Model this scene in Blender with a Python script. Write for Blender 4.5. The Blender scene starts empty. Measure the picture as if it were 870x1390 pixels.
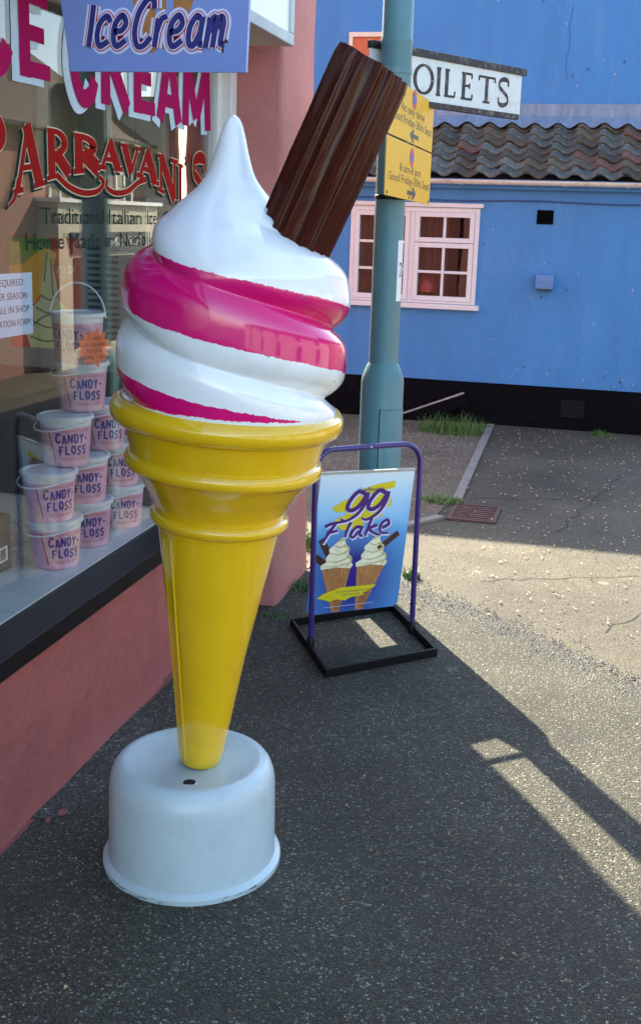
import bpy, bmesh, math, random
from mathutils import Vector, Matrix, noise

R_ = random.Random(7)
C = bpy.context.scene.collection
SC = bpy.context.scene
PI = math.pi

# ------------------------------------------------------------------ camera
cam_d = bpy.data.cameras.new('camera')
cam = bpy.data.objects.new('camera', cam_d); C.objects.link(cam)
cam_d.sensor_fit = 'HORIZONTAL'; cam_d.sensor_width = 36
cam_d.lens = 62.94; cam_d.shift_y = -0.0517
cam_d.clip_start = 0.05; cam_d.clip_end = 400
CR = ((0.969, -0.084, 0.233), (0.246, 0.213, -0.946), (0.030, 0.973, 0.227))
_m = Matrix(CR)
_x = _m.col[0].normalized(); _y = (_m.col[1] - _x * _m.col[1].dot(_x)).normalized(); _z = _x.cross(_y)
_m = Matrix((_x, _y, _z)).transposed().to_4x4()
_m.translation = (0, 0, 1.55)
cam.matrix_world = _m
SC.camera = cam

# ------------------------------------------------------------------ light
SUN = Vector((-0.540, 0.842, 0.74)).normalized()          # towards the sun
W = bpy.data.worlds.new('World'); SC.world = W; W.use_nodes = True
nt = W.node_tree; nt.nodes.clear()
sky = nt.nodes.new('ShaderNodeTexSky'); sky.sky_type = 'NISHITA'; sky.sun_disc = False
sky.sun_elevation = math.asin(SUN.z); sky.sun_rotation = math.atan2(SUN.x, SUN.y)
sky.air_density = 1.0; sky.dust_density = 0.8; sky.ozone_density = 0.0
bg = nt.nodes.new('ShaderNodeBackground'); bg.inputs['Strength'].default_value = 0.15
out = nt.nodes.new('ShaderNodeOutputWorld')
nt.links.new(sky.outputs[0], bg.inputs['Color']); nt.links.new(bg.outputs[0], out.inputs['Surface'])
sl = bpy.data.lights.new('sun', 'SUN'); sl.energy = 4.6; sl.angle = math.radians(0.5); sl.color = (1.0, 0.90, 0.72)
so = bpy.data.objects.new('sun', sl); C.objects.link(so)
so.rotation_euler = (-SUN).to_track_quat('-Z', 'Y').to_euler(); so.location = (-3, 6, 8)
SC.view_settings.view_transform = 'Standard'; SC.view_settings.look = 'None'
SC.view_settings.exposure = 2.15; SC.view_settings.gamma = 1.0

# ------------------------------------------------------------------ materials
def S(r, g, b):
    f = lambda c: c / 12.92 if c <= 0.04045 else ((c + 0.055) / 1.055) ** 2.4
    return (f(r / 255), f(g / 255), f(b / 255))

MATS = {}
def M(name, col, rough=0.5, var=0.12, scale=4.0, bump=0.0, bscale=60.0, metal=0.0, coat=0.0,
      stain=None, stain_amt=0.0, stain_scale=3.0, spec=0.5, rand=0.0, stretch=(1, 1, 1)):
    if name in MATS: return MATS[name]
    m = bpy.data.materials.new(name); m.use_nodes = True; MATS[name] = m
    t = m.node_tree; N = t.nodes; L = t.links
    b = N['Principled BSDF']
    b.inputs['Roughness'].default_value = rough; b.inputs['Metallic'].default_value = metal
    b.inputs['Coat Weight'].default_value = coat; b.inputs['Coat Roughness'].default_value = 0.06
    b.inputs['Specular IOR Level'].default_value = spec
    tc = N.new('ShaderNodeTexCoord'); mp = N.new('ShaderNodeMapping'); mp.inputs['Scale'].default_value = stretch
    L.new(tc.outputs['Object'], mp.inputs['Vector'])
    n1 = N.new('ShaderNodeTexNoise'); n1.inputs['Scale'].default_value = scale; n1.inputs['Detail'].default_value = 6
    n1.inputs['Roughness'].default_value = 0.65
    L.new(mp.outputs[0], n1.inputs['Vector'])
    r = N.new('ShaderNodeValToRGB')
    r.color_ramp.elements[0].position = 0.3; r.color_ramp.elements[1].position = 0.7
    r.color_ramp.elements[0].color = tuple(c * (1 - var) for c in col) + (1,)
    r.color_ramp.elements[1].color = tuple(min(1, c * (1 + var)) for c in col) + (1,)
    L.new(n1.outputs['Fac'], r.inputs['Fac'])
    last = r.outputs['Color']
    if rand > 0:
        oi = N.new('ShaderNodeObjectInfo'); hs = N.new('ShaderNodeHueSaturation')
        mr = N.new('ShaderNodeMapRange'); mr.inputs['To Min'].default_value = 1 - rand; mr.inputs['To Max'].default_value = 1 + rand
        L.new(oi.outputs['Random'], mr.inputs['Value']); L.new(mr.outputs[0], hs.inputs['Value'])
        L.new(last, hs.inputs['Color']); last = hs.outputs['Color']
    if stain is not None:
        n2 = N.new('ShaderNodeTexNoise'); n2.inputs['Scale'].default_value = stain_scale; n2.inputs['Detail'].default_value = 8
        n2.inputs['Roughness'].default_value = 0.7
        L.new(mp.outputs[0], n2.inputs['Vector'])
        r2 = N.new('ShaderNodeValToRGB'); r2.color_ramp.elements[0].position = 0.52; r2.color_ramp.elements[1].position = 0.72
        r2.color_ramp.elements[0].color = (0, 0, 0, 1); r2.color_ramp.elements[1].color = (stain_amt,) * 3 + (1,)
        L.new(n2.outputs['Fac'], r2.inputs['Fac'])
        mx = N.new('ShaderNodeMix'); mx.data_type = 'RGBA'
        L.new(r2.outputs['Color'], mx.inputs['Factor']); L.new(last, mx.inputs['A']); mx.inputs['B'].default_value = tuple(stain) + (1,)
        last = mx.outputs['Result']
    L.new(last, b.inputs['Base Color'])
    if bump > 0:
        n3 = N.new('ShaderNodeTexNoise'); n3.inputs['Scale'].default_value = bscale; n3.inputs['Detail'].default_value = 5
        L.new(tc.outputs['Object'], n3.inputs['Vector'])
        bp = N.new('ShaderNodeBump'); bp.inputs['Strength'].default_value = bump; bp.inputs['Distance'].default_value = 0.01
        L.new(n3.outputs['Fac'], bp.inputs['Height']); L.new(bp.outputs[0], b.inputs['Normal'])
    return m

def tarmac(name, base, chip_a, chip_b, chip_scale, amount, bump, big=None, tone=None):
    """asphalt with stone chips: voronoi cells, some of them pale"""
    m = bpy.data.materials.new(name); m.use_nodes = True; MATS[name] = m
    t = m.node_tree; N = t.nodes; L = t.links; b = N['Principled BSDF']
    b.inputs['Roughness'].default_value = 0.82; b.inputs['Specular IOR Level'].default_value = 0.35
    tc = N.new('ShaderNodeTexCoord')
    v = N.new('ShaderNodeTexVoronoi'); v.inputs['Scale'].default_value = chip_scale
    nw = N.new('ShaderNodeTexNoise'); nw.inputs['Scale'].default_value = chip_scale * 0.9; nw.inputs['Detail'].default_value = 3
    L.new(tc.outputs['Object'], nw.inputs['Vector'])
    wv = N.new('ShaderNodeMix'); wv.data_type = 'VECTOR'; wv.inputs['Factor'].default_value = 0.55 / chip_scale
    L.new(tc.outputs['Object'], wv.inputs['A']); L.new(nw.outputs['Color'], wv.inputs['B'])
    L.new(wv.outputs['Result'], v.inputs['Vector'])
    sp = N.new('ShaderNodeSeparateColor'); L.new(v.outputs['Color'], sp.inputs['Color'])
    r = N.new('ShaderNodeValToRGB'); e = r.color_ramp.elements
    e[0].position = 0.0; e[0].color = tuple(c * 0.55 for c in base) + (1,)
    e[1].position = 1 - amount; e[1].color = tuple(c * 1.25 for c in base) + (1,)
    x = e.new(0.45); x.color = tuple(base) + (1,)
    x = e.new(0.93); x.color = tuple(chip_a) + (1,)
    x = e.new(1.0); x.color = tuple(chip_b) + (1,)
    L.new(sp.outputs[0], r.inputs['Fac'])
    # chip shape: only the middle of the cell is stone, the rim is bitumen
    rm = N.new('ShaderNodeValToRGB'); rm.color_ramp.elements[0].position = 0.42; rm.color_ramp.elements[1].position = 0.75
    rm.color_ramp.elements[0].color = (1, 1, 1, 1); rm.color_ramp.elements[1].color = (0, 0, 0, 1)
    L.new(v.outputs['Distance'], rm.inputs['Fac'])
    mx = N.new('ShaderNodeMix'); mx.data_type = 'RGBA'
    mx.inputs['A'].default_value = tuple(c * 0.6 for c in base) + (1,)
    L.new(rm.outputs[0], mx.inputs['Factor']); L.new(r.outputs[0], mx.inputs['B'])
    # larger stones here and there
    v2 = N.new('ShaderNodeTexVoronoi'); v2.inputs['Scale'].default_value = chip_scale * 0.5; L.new(wv.outputs['Result'], v2.inputs['Vector'])
    s2 = N.new('ShaderNodeSeparateColor'); L.new(v2.outputs['Color'], s2.inputs['Color'])
    g1 = N.new('ShaderNodeMath'); g1.operation = 'GREATER_THAN'; g1.inputs[1].default_value = 0.88; L.new(s2.outputs[1], g1.inputs[0])
    g2 = N.new('ShaderNodeMapRange'); g2.inputs['From Min'].default_value = 0.30; g2.inputs['From Max'].default_value = 0.18; L.new(v2.outputs['Distance'], g2.inputs['Value'])
    g3 = N.new('ShaderNodeMath'); g3.operation = 'MULTIPLY'; L.new(g1.outputs[0], g3.inputs[0]); L.new(g2.outputs[0], g3.inputs[1])
    mb2 = N.new('ShaderNodeMix'); mb2.data_type = 'RGBA'; L.new(g3.outputs[0], mb2.inputs['Factor']); L.new(mx.outputs['Result'], mb2.inputs['A'])
    rb = N.new('ShaderNodeValToRGB'); rb.color_ramp.elements[0].color = tuple(c * 0.5 for c in base) + (1,); rb.color_ramp.elements[1].color = tuple(chip_b) + (1,)
    L.new(s2.outputs[2], rb.inputs['Fac']); L.new(rb.outputs[0], mb2.inputs['B']); mx = mb2
    n = N.new('ShaderNodeTexNoise'); n.inputs['Scale'].default_value = 1.25; n.inputs['Detail'].default_value = 7; n.inputs['Roughness'].default_value = 0.7
    L.new(tc.outputs['Object'], n.inputs['Vector'])
    mr = N.new('ShaderNodeMapRange'); mr.inputs['From Min'].default_value = 0.3; mr.inputs['From Max'].default_value = 0.7
    mr.inputs['To Min'].default_value = 0.62; mr.inputs['To Max'].default_value = 1.38
    L.new(n.outputs['Fac'], mr.inputs['Value'])
    mu = N.new('ShaderNodeMix'); mu.data_type = 'RGBA'; mu.blend_type = 'MULTIPLY'; mu.inputs['Factor'].default_value = 1
    L.new(mx.outputs['Result'], mu.inputs['A']); L.new(mr.outputs[0], mu.inputs['B'])
    last = mu.outputs['Result']
    # trodden pale patches and gum
    n2 = N.new('ShaderNodeTexVoronoi'); n2.inputs['Scale'].default_value = 3.1; n2.inputs['Randomness'].default_value = 1
    nd = N.new('ShaderNodeTexNoise'); nd.inputs['Scale'].default_value = 25
    L.new(tc.outputs['Object'], nd.inputs['Vector'])
    va = N.new('ShaderNodeMix'); va.data_type = 'RGBA'; va.inputs['Factor'].default_value = 0.025
    L.new(tc.outputs['Object'], va.inputs['A']); L.new(nd.outputs['Color'], va.inputs['B']); L.new(va.outputs['Result'], n2.inputs['Vector'])
    rg = N.new('ShaderNodeValToRGB'); rg.color_ramp.elements[0].position = 0.04; rg.color_ramp.elements[1].position = 0.085
    rg.color_ramp.elements[0].color = (0.5, 0.5, 0.5, 1); rg.color_ramp.elements[1].color = (0, 0, 0, 1)
    L.new(n2.outputs['Distance'], rg.inputs['Fac'])
    mg = N.new('ShaderNodeMix'); mg.data_type = 'RGBA'; L.new(rg.outputs[0], mg.inputs['Factor']); L.new(last, mg.inputs['A'])
    mg.inputs['B'].default_value = tuple(min(0.5, c * 2.4 + 0.035) for c in base) + (1,)
    L.new(mg.outputs['Result'], b.inputs['Base Color'])
    bp = N.new('ShaderNodeBump'); bp.inputs['Strength'].default_value = bump; bp.inputs['Distance'].default_value = 0.006
    n3 = N.new('ShaderNodeTexNoise'); n3.inputs['Scale'].default_value = 160; L.new(tc.outputs['Object'], n3.inputs['Vector'])
    ad = N.new('ShaderNodeMath'); ad.operation = 'SUBTRACT'; L.new(n3.outputs['Fac'], ad.inputs[0]); L.new(v.outputs['Distance'], ad.inputs[1])
    L.new(ad.outputs[0], bp.inputs['Height']); L.new(bp.outputs[0], b.inputs['Normal'])
    return m

def glassmat(name, tint=(1, 1, 1), base=0.05, k=0.95, power=5):
    m = bpy.data.materials.new(name); m.use_nodes = True
    t = m.node_tree; N = t.nodes; L = t.links; N.clear()
    o = N.new('ShaderNodeOutputMaterial'); mix = N.new('ShaderNodeMixShader')
    tr = N.new('ShaderNodeBsdfTransparent'); tr.inputs['Color'].default_value = tuple(tint) + (1,)
    gl = N.new('ShaderNodeBsdfGlossy'); gl.inputs['Roughness'].default_value = 0.0; gl.inputs['Color'].default_value = (1, 1, 1, 1)
    lw = N.new('ShaderNodeLayerWeight'); lw.inputs['Blend'].default_value = 0.5
    p = N.new('ShaderNodeMath'); p.operation = 'POWER'; p.inputs[1].default_value = power
    L.new(lw.outputs['Facing'], p.inputs[0])
    ma = N.new('ShaderNodeMath'); ma.operation = 'MULTIPLY_ADD'; ma.inputs[1].default_value = k; ma.inputs[2].default_value = base
    L.new(p.outputs[0], ma.inputs[0]); L.new(ma.outputs[0], mix.inputs['Fac'])
    L.new(tr.outputs[0], mix.inputs[1]); L.new(gl.outputs[0], mix.inputs[2]); L.new(mix.outputs[0], o.inputs['Surface'])
    return m

# ------------------------------------------------------------------ mesh helpers
class Frame:
    """a flat face in the place: O + u*U + v*V, lifted along N"""
    def __init__(s, O, U, V):
        s.O = Vector(O); s.U = Vector(U); s.V = Vector(V); s.N = s.U.cross(s.V).normalized()
    def __call__(s, u, v, w=0.0): return s.O + s.U * u + s.V * v + s.N * w

class MB:
    def __init__(s): s.v = []; s.f = []; s.mi = []
    def add(s, vs, fs, mi=0):
        o = len(s.v); s.v += [Vector(p) for p in vs]
        for f in fs: s.f.append([i + o for i in f]); s.mi.append(mi)
        return s
    def box(s, a, b, mi=0, rot=None, piv=None):
        x0, y0, z0 = a; x1, y1, z1 = b
        vs = [Vector(p) for p in ((x0,y0,z0),(x1,y0,z0),(x1,y1,z0),(x0,y1,z0),(x0,y0,z1),(x1,y0,z1),(x1,y1,z1),(x0,y1,z1))]
        if rot is not None:
            pv = Vector(piv) if piv else (vs[0] + vs[6]) / 2
            vs = [pv + rot @ (p - pv) for p in vs]
        return s.add(vs, ((0,3,2,1),(4,5,6,7),(0,1,5,4),(1,2,6,5),(2,3,7,6),(3,0,4,7)), mi)
    def bar(s, fr, u0, u1, v0, v1, w0, w1, mi=0):
        P = [fr(u, v, w) for w in (w0, w1) for (u, v) in ((u0,v0),(u1,v0),(u1,v1),(u0,v1))]
        return s.add(P, ((0,3,2,1),(4,5,6,7),(0,1,5,4),(1,2,6,5),(2,3,7,6),(3,0,4,7)), mi)
    def prism(s, fr, poly, w0, w1, mi=0):
        n = len(poly)
        P = [fr(u, v, w0) for u, v in poly] + [fr(u, v, w1) for u, v in poly]
        F = [list(range(n - 1, -1, -1)), list(range(n, 2 * n))]
        for i in range(n):
            j = (i + 1) % n; F.append([i, j, n + j, n + i])
        return s.add(P, F, mi)
    def sheet(s, fr, poly, w, mi=0):
        return s.add([fr(u, v, w) for u, v in poly], [list(range(len(poly)))], mi)
    def tube(s, path, r, n=10, closed=False, mi=0, r_end=None):
        P = [Vector(p) for p in path]; k = len(P); rings = []
        up = None
        for i in range(k):
            if closed: t = (P[(i + 1) % k] - P[i - 1]).normalized()
            else: t = (P[min(i + 1, k - 1)] - P[max(i - 1, 0)]).normalized()
            if up is None:
                up = Vector((0, 0, 1)) if abs(t.z) < 0.9 else Vector((1, 0, 0))
            a = (up - t * up.dot(t)).normalized(); b = t.cross(a); up = a
            rr = r if r_end is None else r + (r_end - r) * i / (k - 1)
            rings.append([P[i] + (a * math.cos(q) + b * math.sin(q)) * rr for q in (2 * PI * j / n for j in range(n))])
        vs = [p for g in rings for p in g]; F = []
        for i in range(k if closed else k - 1):
            i2 = (i + 1) % k
            for j in range(n):
                j2 = (j + 1) % n; F.append((i*n+j, i*n+j2, i2*n+j2, i2*n+j))
        if not closed:
            F.append(list(range(n - 1, -1, -1))); F.append([(k - 1) * n + j for j in range(n)])
        return s.add(vs, F, mi)
    def lathe(s, prof, O=(0, 0, 0), axis=(0, 0, 1), n=48, mi=0, cap0=True, cap1=True):
        O = Vector(O); A = Vector(axis).normalized(); X = Vector((1, 0, 0)); X = (X - A * X.dot(A)).normalized(); Y = A.cross(X)
        vs = []; F = []; k = len(prof)
        for r, z in prof:
            for j in range(n):
                q = 2 * PI * j / n; vs.append(O + A * z + (X * math.cos(q) + Y * math.sin(q)) * r)
        for i in range(k - 1):
            for j in range(n):
                j2 = (j + 1) % n; F.append((i*n+j, i*n+j2, (i+1)*n+j2, (i+1)*n+j))
        if cap0: F.append(list(range(n - 1, -1, -1)))
        if cap1: F.append([(k - 1) * n + j for j in range(n)])
        return s.add(vs, F, mi)
    def stroke(s, fr, pts, wid, w=0.0, smooth=True, nib=None, mi=0, steps=8, taper=(1, 1)):
        """a pen stroke laid on a face; nib=(thin, thick): thick where the pen runs upright"""
        P = [Vector((p[0], p[1])) for p in pts]
        if smooth and len(P) > 2: P = catmull(P, steps)
        k = len(P); A = []; B = []
        for i in range(k):
            t = P[min(i + 1, k - 1)] - P[max(i - 1, 0)]
            if t.length < 1e-9: t = Vector((1, 0))
            t.normalize(); nn = Vector((-t.y, t.x))
            h = wid
            if nib: h = nib[0] + (nib[1] - nib[0]) * abs(t.y) ** 1.3
            q = i / max(1, k - 1); h *= taper[0] + (taper[1] - taper[0]) * q
            A.append(P[i] + nn * h / 2); B.append(P[i] - nn * h / 2)
        vs = [fr(p.x, p.y, w) for p in A] + [fr(p.x, p.y, w) for p in B]
        return s.add(vs, [(i, k + i, k + i + 1, i + 1) for i in range(k - 1)], mi)
    def text(s, fn, string, mi=0, bold=0.0):
        vs, fs = glyphs(string, bold)
        return s.add([fn(x, y) for x, y in vs], fs, mi)
    def mesh(s, name, mats, smooth=False, off=(0, 0, 0), angle=38):
        me = bpy.data.meshes.new(name); o = Vector(off)
        me.from_pydata([tuple(p - o) for p in s.v], [], s.f)
        for m in (mats if isinstance(mats, (list, tuple)) else [mats]): me.materials.append(m)
        me.polygons.foreach_set('material_index', s.mi)
        if smooth:
            me.polygons.foreach_set('use_smooth', [True] * len(me.polygons))
            me.set_sharp_from_angle(angle=math.radians(angle))
        me.update(); return me

def catmull(P, st=8):
    Q = [P[0] * 2 - P[1]] + P + [P[-1] * 2 - P[-2]]; o = []
    for i in range(1, len(Q) - 2):
        a, b, c, d = Q[i-1], Q[i], Q[i+1], Q[i+2]
        for j in range(st):
            t = j / st
            o.append(0.5 * ((2*b) + (c - a)*t + (2*a - 5*b + 4*c - d)*t*t + (3*b - a - 3*c + d)*t**3))
    o.append(P[-1]); return o

GC = {}
def glyphs(string, bold=0.0):
    key = (string, bold)
    if key in GC: return GC[key]
    cu = bpy.data.curves.new('lettering', 'FONT'); cu.body = string; cu.size = 1.0; cu.offset = bold
    cu.align_x = 'LEFT'; cu.resolution_u = 3; cu.fill_mode = 'FRONT'
    ob = bpy.data.objects.new('lettering', cu); C.objects.link(ob)
    dg = bpy.context.evaluated_depsgraph_get()
    me = bpy.data.meshes.new_from_object(ob.evaluated_get(dg))
    vs = [(v.co.x, v.co.y) for v in me.vertices]; fs = [list(p.vertices) for p in me.polygons]
    bpy.data.objects.remove(ob); bpy.data.curves.remove(cu); bpy.data.meshes.remove(me)
    if not vs: vs = [(0, 0)]; fs = []
    GC[key] = (vs, fs); return GC[key]

def fit(fr, string, u0, u1, v0, v1, w=0.0, bold=0.0, shear=0.0, fn=None):
    """map a string so its ink fills u0..u1, with capitals from v0 to v1"""
    vs, _ = glyphs(string, bold)
    a = min(p[0] for p in vs); b = max(p[0] for p in vs)
    cap, _ = glyphs('H', bold); c0 = min(p[1] for p in cap); c1 = max(p[1] for p in cap)
    def g(x, y):
        q = (y - c0) / (c1 - c0)
        u = u0 + (x - a) / (b - a) * (u1 - u0) + shear * q * (v1 - v0); v = v0 + q * (v1 - v0)
        return fn(u, v, w) if fn else fr(u, v, w)
    return g

ROOT = {}
def thing(name, label, cat, loc=(0, 0, 0), group=None):
    o = bpy.data.objects.new(name, None); C.objects.link(o); o.location = loc
    o.empty_display_size = 0.1
    o['label'] = label; o['category'] = cat
    if group: o['group'] = group
    ROOT[o.name] = Vector(loc); return o

def part(name, mb, mat, parent, smooth=False, bevel=0.0, label=None, kind=None, angle=38):
    off = ROOT[parent.name]
    me = mb.mesh(name, mat, smooth, off, angle)
    o = bpy.data.objects.new(name, me); C.objects.link(o); o.parent = parent; ROOT[o.name] = off
    if bevel:
        md = o.modifiers.new('bevel', 'BEVEL'); md.width = bevel; md.segments = 2; md.limit_method = 'ANGLE'; md.angle_limit = 0.6
    if label: o['label'] = label
    if kind: o['kind'] = kind
    return o

def solo(name, mb, mat, label, cat, loc=(0, 0, 0), smooth=False, bevel=0.0, group=None, angle=38):
    me = mb.mesh(name, mat, smooth, loc, angle)
    o = bpy.data.objects.new(name, me); C.objects.link(o); o.location = loc
    o['label'] = label; o['category'] = cat
    if group: o['group'] = group
    if bevel:
        md = o.modifiers.new('bevel', 'BEVEL'); md.width = bevel; md.segments = 2; md.limit_method = 'ANGLE'; md.angle_limit = 0.6
    ROOT[o.name] = Vector(loc); return o

def setting(name, mb, mat, kind='structure', smooth=False):
    me = mb.mesh(name, mat, smooth); o = bpy.data.objects.new(name, me); C.objects.link(o); o['kind'] = kind; return o

def copy_tree(o, parent=None):
    c = o.copy(); C.objects.link(c); c.parent = parent
    for ch in list(o.children): copy_tree(ch, c)
    return c

def rough_grid(mb, fr, u0, u1, v0, v1, du, amp, fq, w=0.0, fn=None, mi=0):
    nu = max(1, int(round((u1 - u0) / du))); nv = max(1, int(round((v1 - v0) / du)))
    vs = []; F = []
    for j in range(nv + 1):
        for i in range(nu + 1):
            u = u0 + (u1 - u0) * i / nu; v = v0 + (v1 - v0) * j / nv
            p = fr(u, v, 0); d = noise.noise(p * fq) * amp + noise.noise(p * fq * 3.1) * amp * 0.4
            if fn: d += fn(u, v)
            vs.append(fr(u, v, w + d))
    for j in range(nv):
        for i in range(nu):
            a = j * (nu + 1) + i; F.append((a, a + 1, a + nu + 2, a + nu + 1))
    mb.add(vs, F, mi); return mb

# ------------------------------------------------------------------ palette
m_pier = M('faded_skylit_salmon_render', (0.46, 0.17, 0.15), 0.78, 0.12, 2.5, 0.4, 40, stain=(0.52, 0.23, 0.22), stain_amt=0.6, stain_scale=4)  # paler base puts missing sky light into the colour, with real faded patches
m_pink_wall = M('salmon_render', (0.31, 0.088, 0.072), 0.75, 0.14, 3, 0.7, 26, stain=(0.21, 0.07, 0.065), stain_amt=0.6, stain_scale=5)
m_black_sill = M('black_gloss_paint', (0.0055, 0.0055, 0.007), 0.5, 0.2, 5, 0.06, 30, spec=0.16, stain=(0.022, 0.022, 0.022), stain_amt=0.5, stain_scale=14)
m_white_frame = M('white_window_paint', (0.72, 0.72, 0.70), 0.4, 0.05, 6)
m_cream = M('cream_boarding', (0.60, 0.54, 0.40), 0.5, 0.08, 3)
m_tile_white = M('white_shelf_tile', (0.70, 0.72, 0.72), 0.25, 0.04, 5)
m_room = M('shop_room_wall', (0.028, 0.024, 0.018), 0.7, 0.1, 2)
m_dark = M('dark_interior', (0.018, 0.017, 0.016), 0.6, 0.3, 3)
m_glass = glassmat('window_glass', (0.95, 0.97, 0.96), 0.026, 0.72, 4)
m_fascia_w = M('white_fascia_panel', (0.80, 0.82, 0.82), 0.3, 0.04, 4)
m_alu = M('weathered_aluminium', (0.38, 0.43, 0.42), 0.4, 0.15, 8, metal=0.5)
m_soffit = M('soffit_board', (0.45, 0.40, 0.33), 0.7, 0.15, 6)
m_mauve = M('mauve_line_print', (0.30, 0.12, 0.33), 0.4, 0.05)
m_blue_wall = M('cornflower_masonry_paint', (0.040, 0.195, 0.455), 0.62, 0.11, 2.2, 0.45, 16, stain=(0.085, 0.23, 0.44), stain_amt=0.6, stain_scale=6, stretch=(1.6, 1, 0.35))
m_plinth = M('black_bitumen_paint', (0.0028, 0.003, 0.0042), 0.8, 0.3, 5, 0.25, 30, spec=0.08, stain=(0.008, 0.008, 0.010), stain_amt=0.5, stain_scale=6)
m_pinkwhite = M('pinkish_white_gloss', (0.62, 0.615, 0.62), 0.35, 0.04, 8)
m_gutter = M('cream_gutter_paint', (0.62, 0.57, 0.50), 0.45, 0.12, 12, stain=(0.22, 0.17, 0.12), stain_amt=0.7, stain_scale=9)
m_lead = M('lead_flashing', (0.17, 0.23, 0.31), 0.65, 0.25, 9, 0.1, 30, stain=(0.32, 0.36, 0.40), stain_amt=0.5, stain_scale=10, stretch=(3, 1, 0.6))
m_tile = M('weathered_pantile', (0.085, 0.066, 0.042), 0.72, 0.45, 14, 0.4, 60, rand=0.45, stain=(0.10, 0.085, 0.02), stain_amt=0.75, stain_scale=13)
m_tile_red = M('newer_red_pantile', (0.13, 0.058, 0.04), 0.72, 0.35, 14, 0.4, 60, rand=0.3, stain=(0.07, 0.06, 0.05), stain_amt=0.8, stain_scale=11)
m_tile_grey = M('lichen_pantile', (0.10, 0.10, 0.078), 0.72, 0.4, 14, 0.4, 60, rand=0.35, stain=(0.24, 0.26, 0.25), stain_amt=0.7, stain_scale=18)
m_post = M('teal_grey_post_paint', (0.080, 0.205, 0.235), 0.42, 0.10, 6, 0.08, 40, stain=(0.09, 0.13, 0.13), stain_amt=0.4, stain_scale=16)
m_yellow = M('yellow_plastic_gloss', (0.74, 0.465, 0.006), 0.16, 0.05, 3, coat=0.6, stain=(0.60, 0.35, 0.02), stain_amt=0.25, stain_scale=11)
m_plate_y = M('yellow_sign_sheet', (0.72, 0.41, 0.006), 0.45, 0.05, 5, spec=0.25)
m_black_print = M('black_print', (0.012, 0.012, 0.012), 0.45, 0.1)
m_white_gloss = M('white_gloss_gelcoat', (0.78, 0.80, 0.82), 0.14, 0.03, 4, coat=0.5, stain=(0.60, 0.61, 0.60), stain_amt=0.3, stain_scale=9)
m_choc = M('chocolate_gloss', (0.052, 0.0115, 0.0070), 0.07, 0.06, 6, spec=0.15, coat=0.0)
m_purple = M('purple_powder_coat', (0.035, 0.018, 0.15), 0.3, 0.08, 8, coat=0.4)
m_black_steel = M('black_steel', (0.004, 0.004, 0.005), 0.45, 0.3, 10, 0.05, 50, spec=0.25)
m_grass = M('grass_blade', (0.075, 0.16, 0.025), 0.6, 0.3, 9, rand=0.1)
m_concrete = M('concrete_edging', (0.22, 0.20, 0.165), 0.85, 0.2, 12, 0.4, 90)
m_rust = M('rusted_iron', (0.085, 0.045, 0.032), 0.75, 0.4, 25, 0.4, 90)
m_pit = M('drain_pit', (0.01, 0.009, 0.008), 0.9, 0.2)
m_tar_fore = tarmac('coarse_tarmac', (0.056, 0.054, 0.038), (0.125, 0.120, 0.085), (0.31, 0.30, 0.22), 185, 0.30, 0.7)
m_tar_far = tarmac('worn_tarmac', (0.088, 0.077, 0.048), (0.106, 0.092, 0.059), (0.18, 0.153, 0.096), 130, 0.25, 0.4)
m_dirt = tarmac('gritty_dirt', (0.155, 0.125, 0.080), (0.19, 0.155, 0.105), (0.27, 0.23, 0.165), 95, 0.3, 0.7)

# ================================================================== GROUND
def gz(x): return 0.0 if x < 1.4 else max(-1.6, -0.3 * (x - 1.4))
xs = [-70, -30, -12, -6, -3, 0, 1.0, 1.4, 2, 3, 4, 5, 6, 6.73, 9, 15, 40, 90]
ys = [-70, -30, -10, 0, 5, 9, 14, 20, 30, 50, 90]
mb = MB(); vs = [(x, y, gz(x)) for y in ys for x in xs]; nx = len(xs)
mb.add(vs, [(j*nx+i, j*nx+i+1, (j+1)*nx+i+1, (j+1)*nx+i) for j in range(len(ys)-1) for i in range(nx-1)])
setting('ground', mb, m_tar_far)

def wobble(poly, step, amp, seed):
    rr = random.Random(seed); o = []
    for i in range(len(poly)):
        a = Vector(poly[i]); b = Vector(poly[(i + 1) % len(poly)]); n = max(1, int((b - a).length / step))
        for k in range(n):
            p = a.lerp(b, k / n); q = Vector((p.x, p.y, seed)) * 3.0
            o.append((p.x + noise.noise(q) * amp + rr.uniform(-amp, amp) * 0.4, p.y + noise.noise(q + Vector((9, 3, 1))) * amp + rr.uniform(-amp, amp) * 0.4))
    return o
GF = Frame((0, 0, 0), (1, 0, 0), (0, 1, 0))
mb = MB()
pav = [(-1.5, -9), (1.3, -9), (1.3, 2.45), (0.7, 3.15), (0.232, 3.74), (0.056, 3.954), (-0.234, 4.252), (-0.561, 4.491), (-0.763, 4.60), (-1.16, 4.66), (-1.5, 4.6)]
mb.prism(GF, wobble(pav, 0.04, 0.014, 3), 0.001, 0.007)
setting('pavement', mb, m_tar_fore)
mb = MB()
dirt = [(-7, 8.76), (-0.80, 8.76), (-0.745, 6.2), (-0.80, 5.75), (-0.95, 5.45), (-1.12, 5.05), (-1.20, 4.69), (-7, 4.69)]
mb.prism(GF, wobble(dirt, 0.06, 0.012, 5), 0.001, 0.005)
setting('dirt_path', mb, m_dirt)
mb = MB()
kp = [(-0.79, 8.74), (-0.755, 7.4), (-0.725, 6.22)]; kq = [(-0.76, 5.80), (-0.90, 5.58), (-1.10, 5.22)]
for line in (kp, kq):
    for a, b in zip(line, line[1:]):
        a = Vector(a); b = Vector(b); t = (b - a).normalized(); n = Vector((-t.y, t.x)) * 0.026
        mb.prism(GF, [tuple(a + n), tuple(b + n), tuple(b - n), tuple(a - n)][::-1], 0.0, 0.014)
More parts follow.
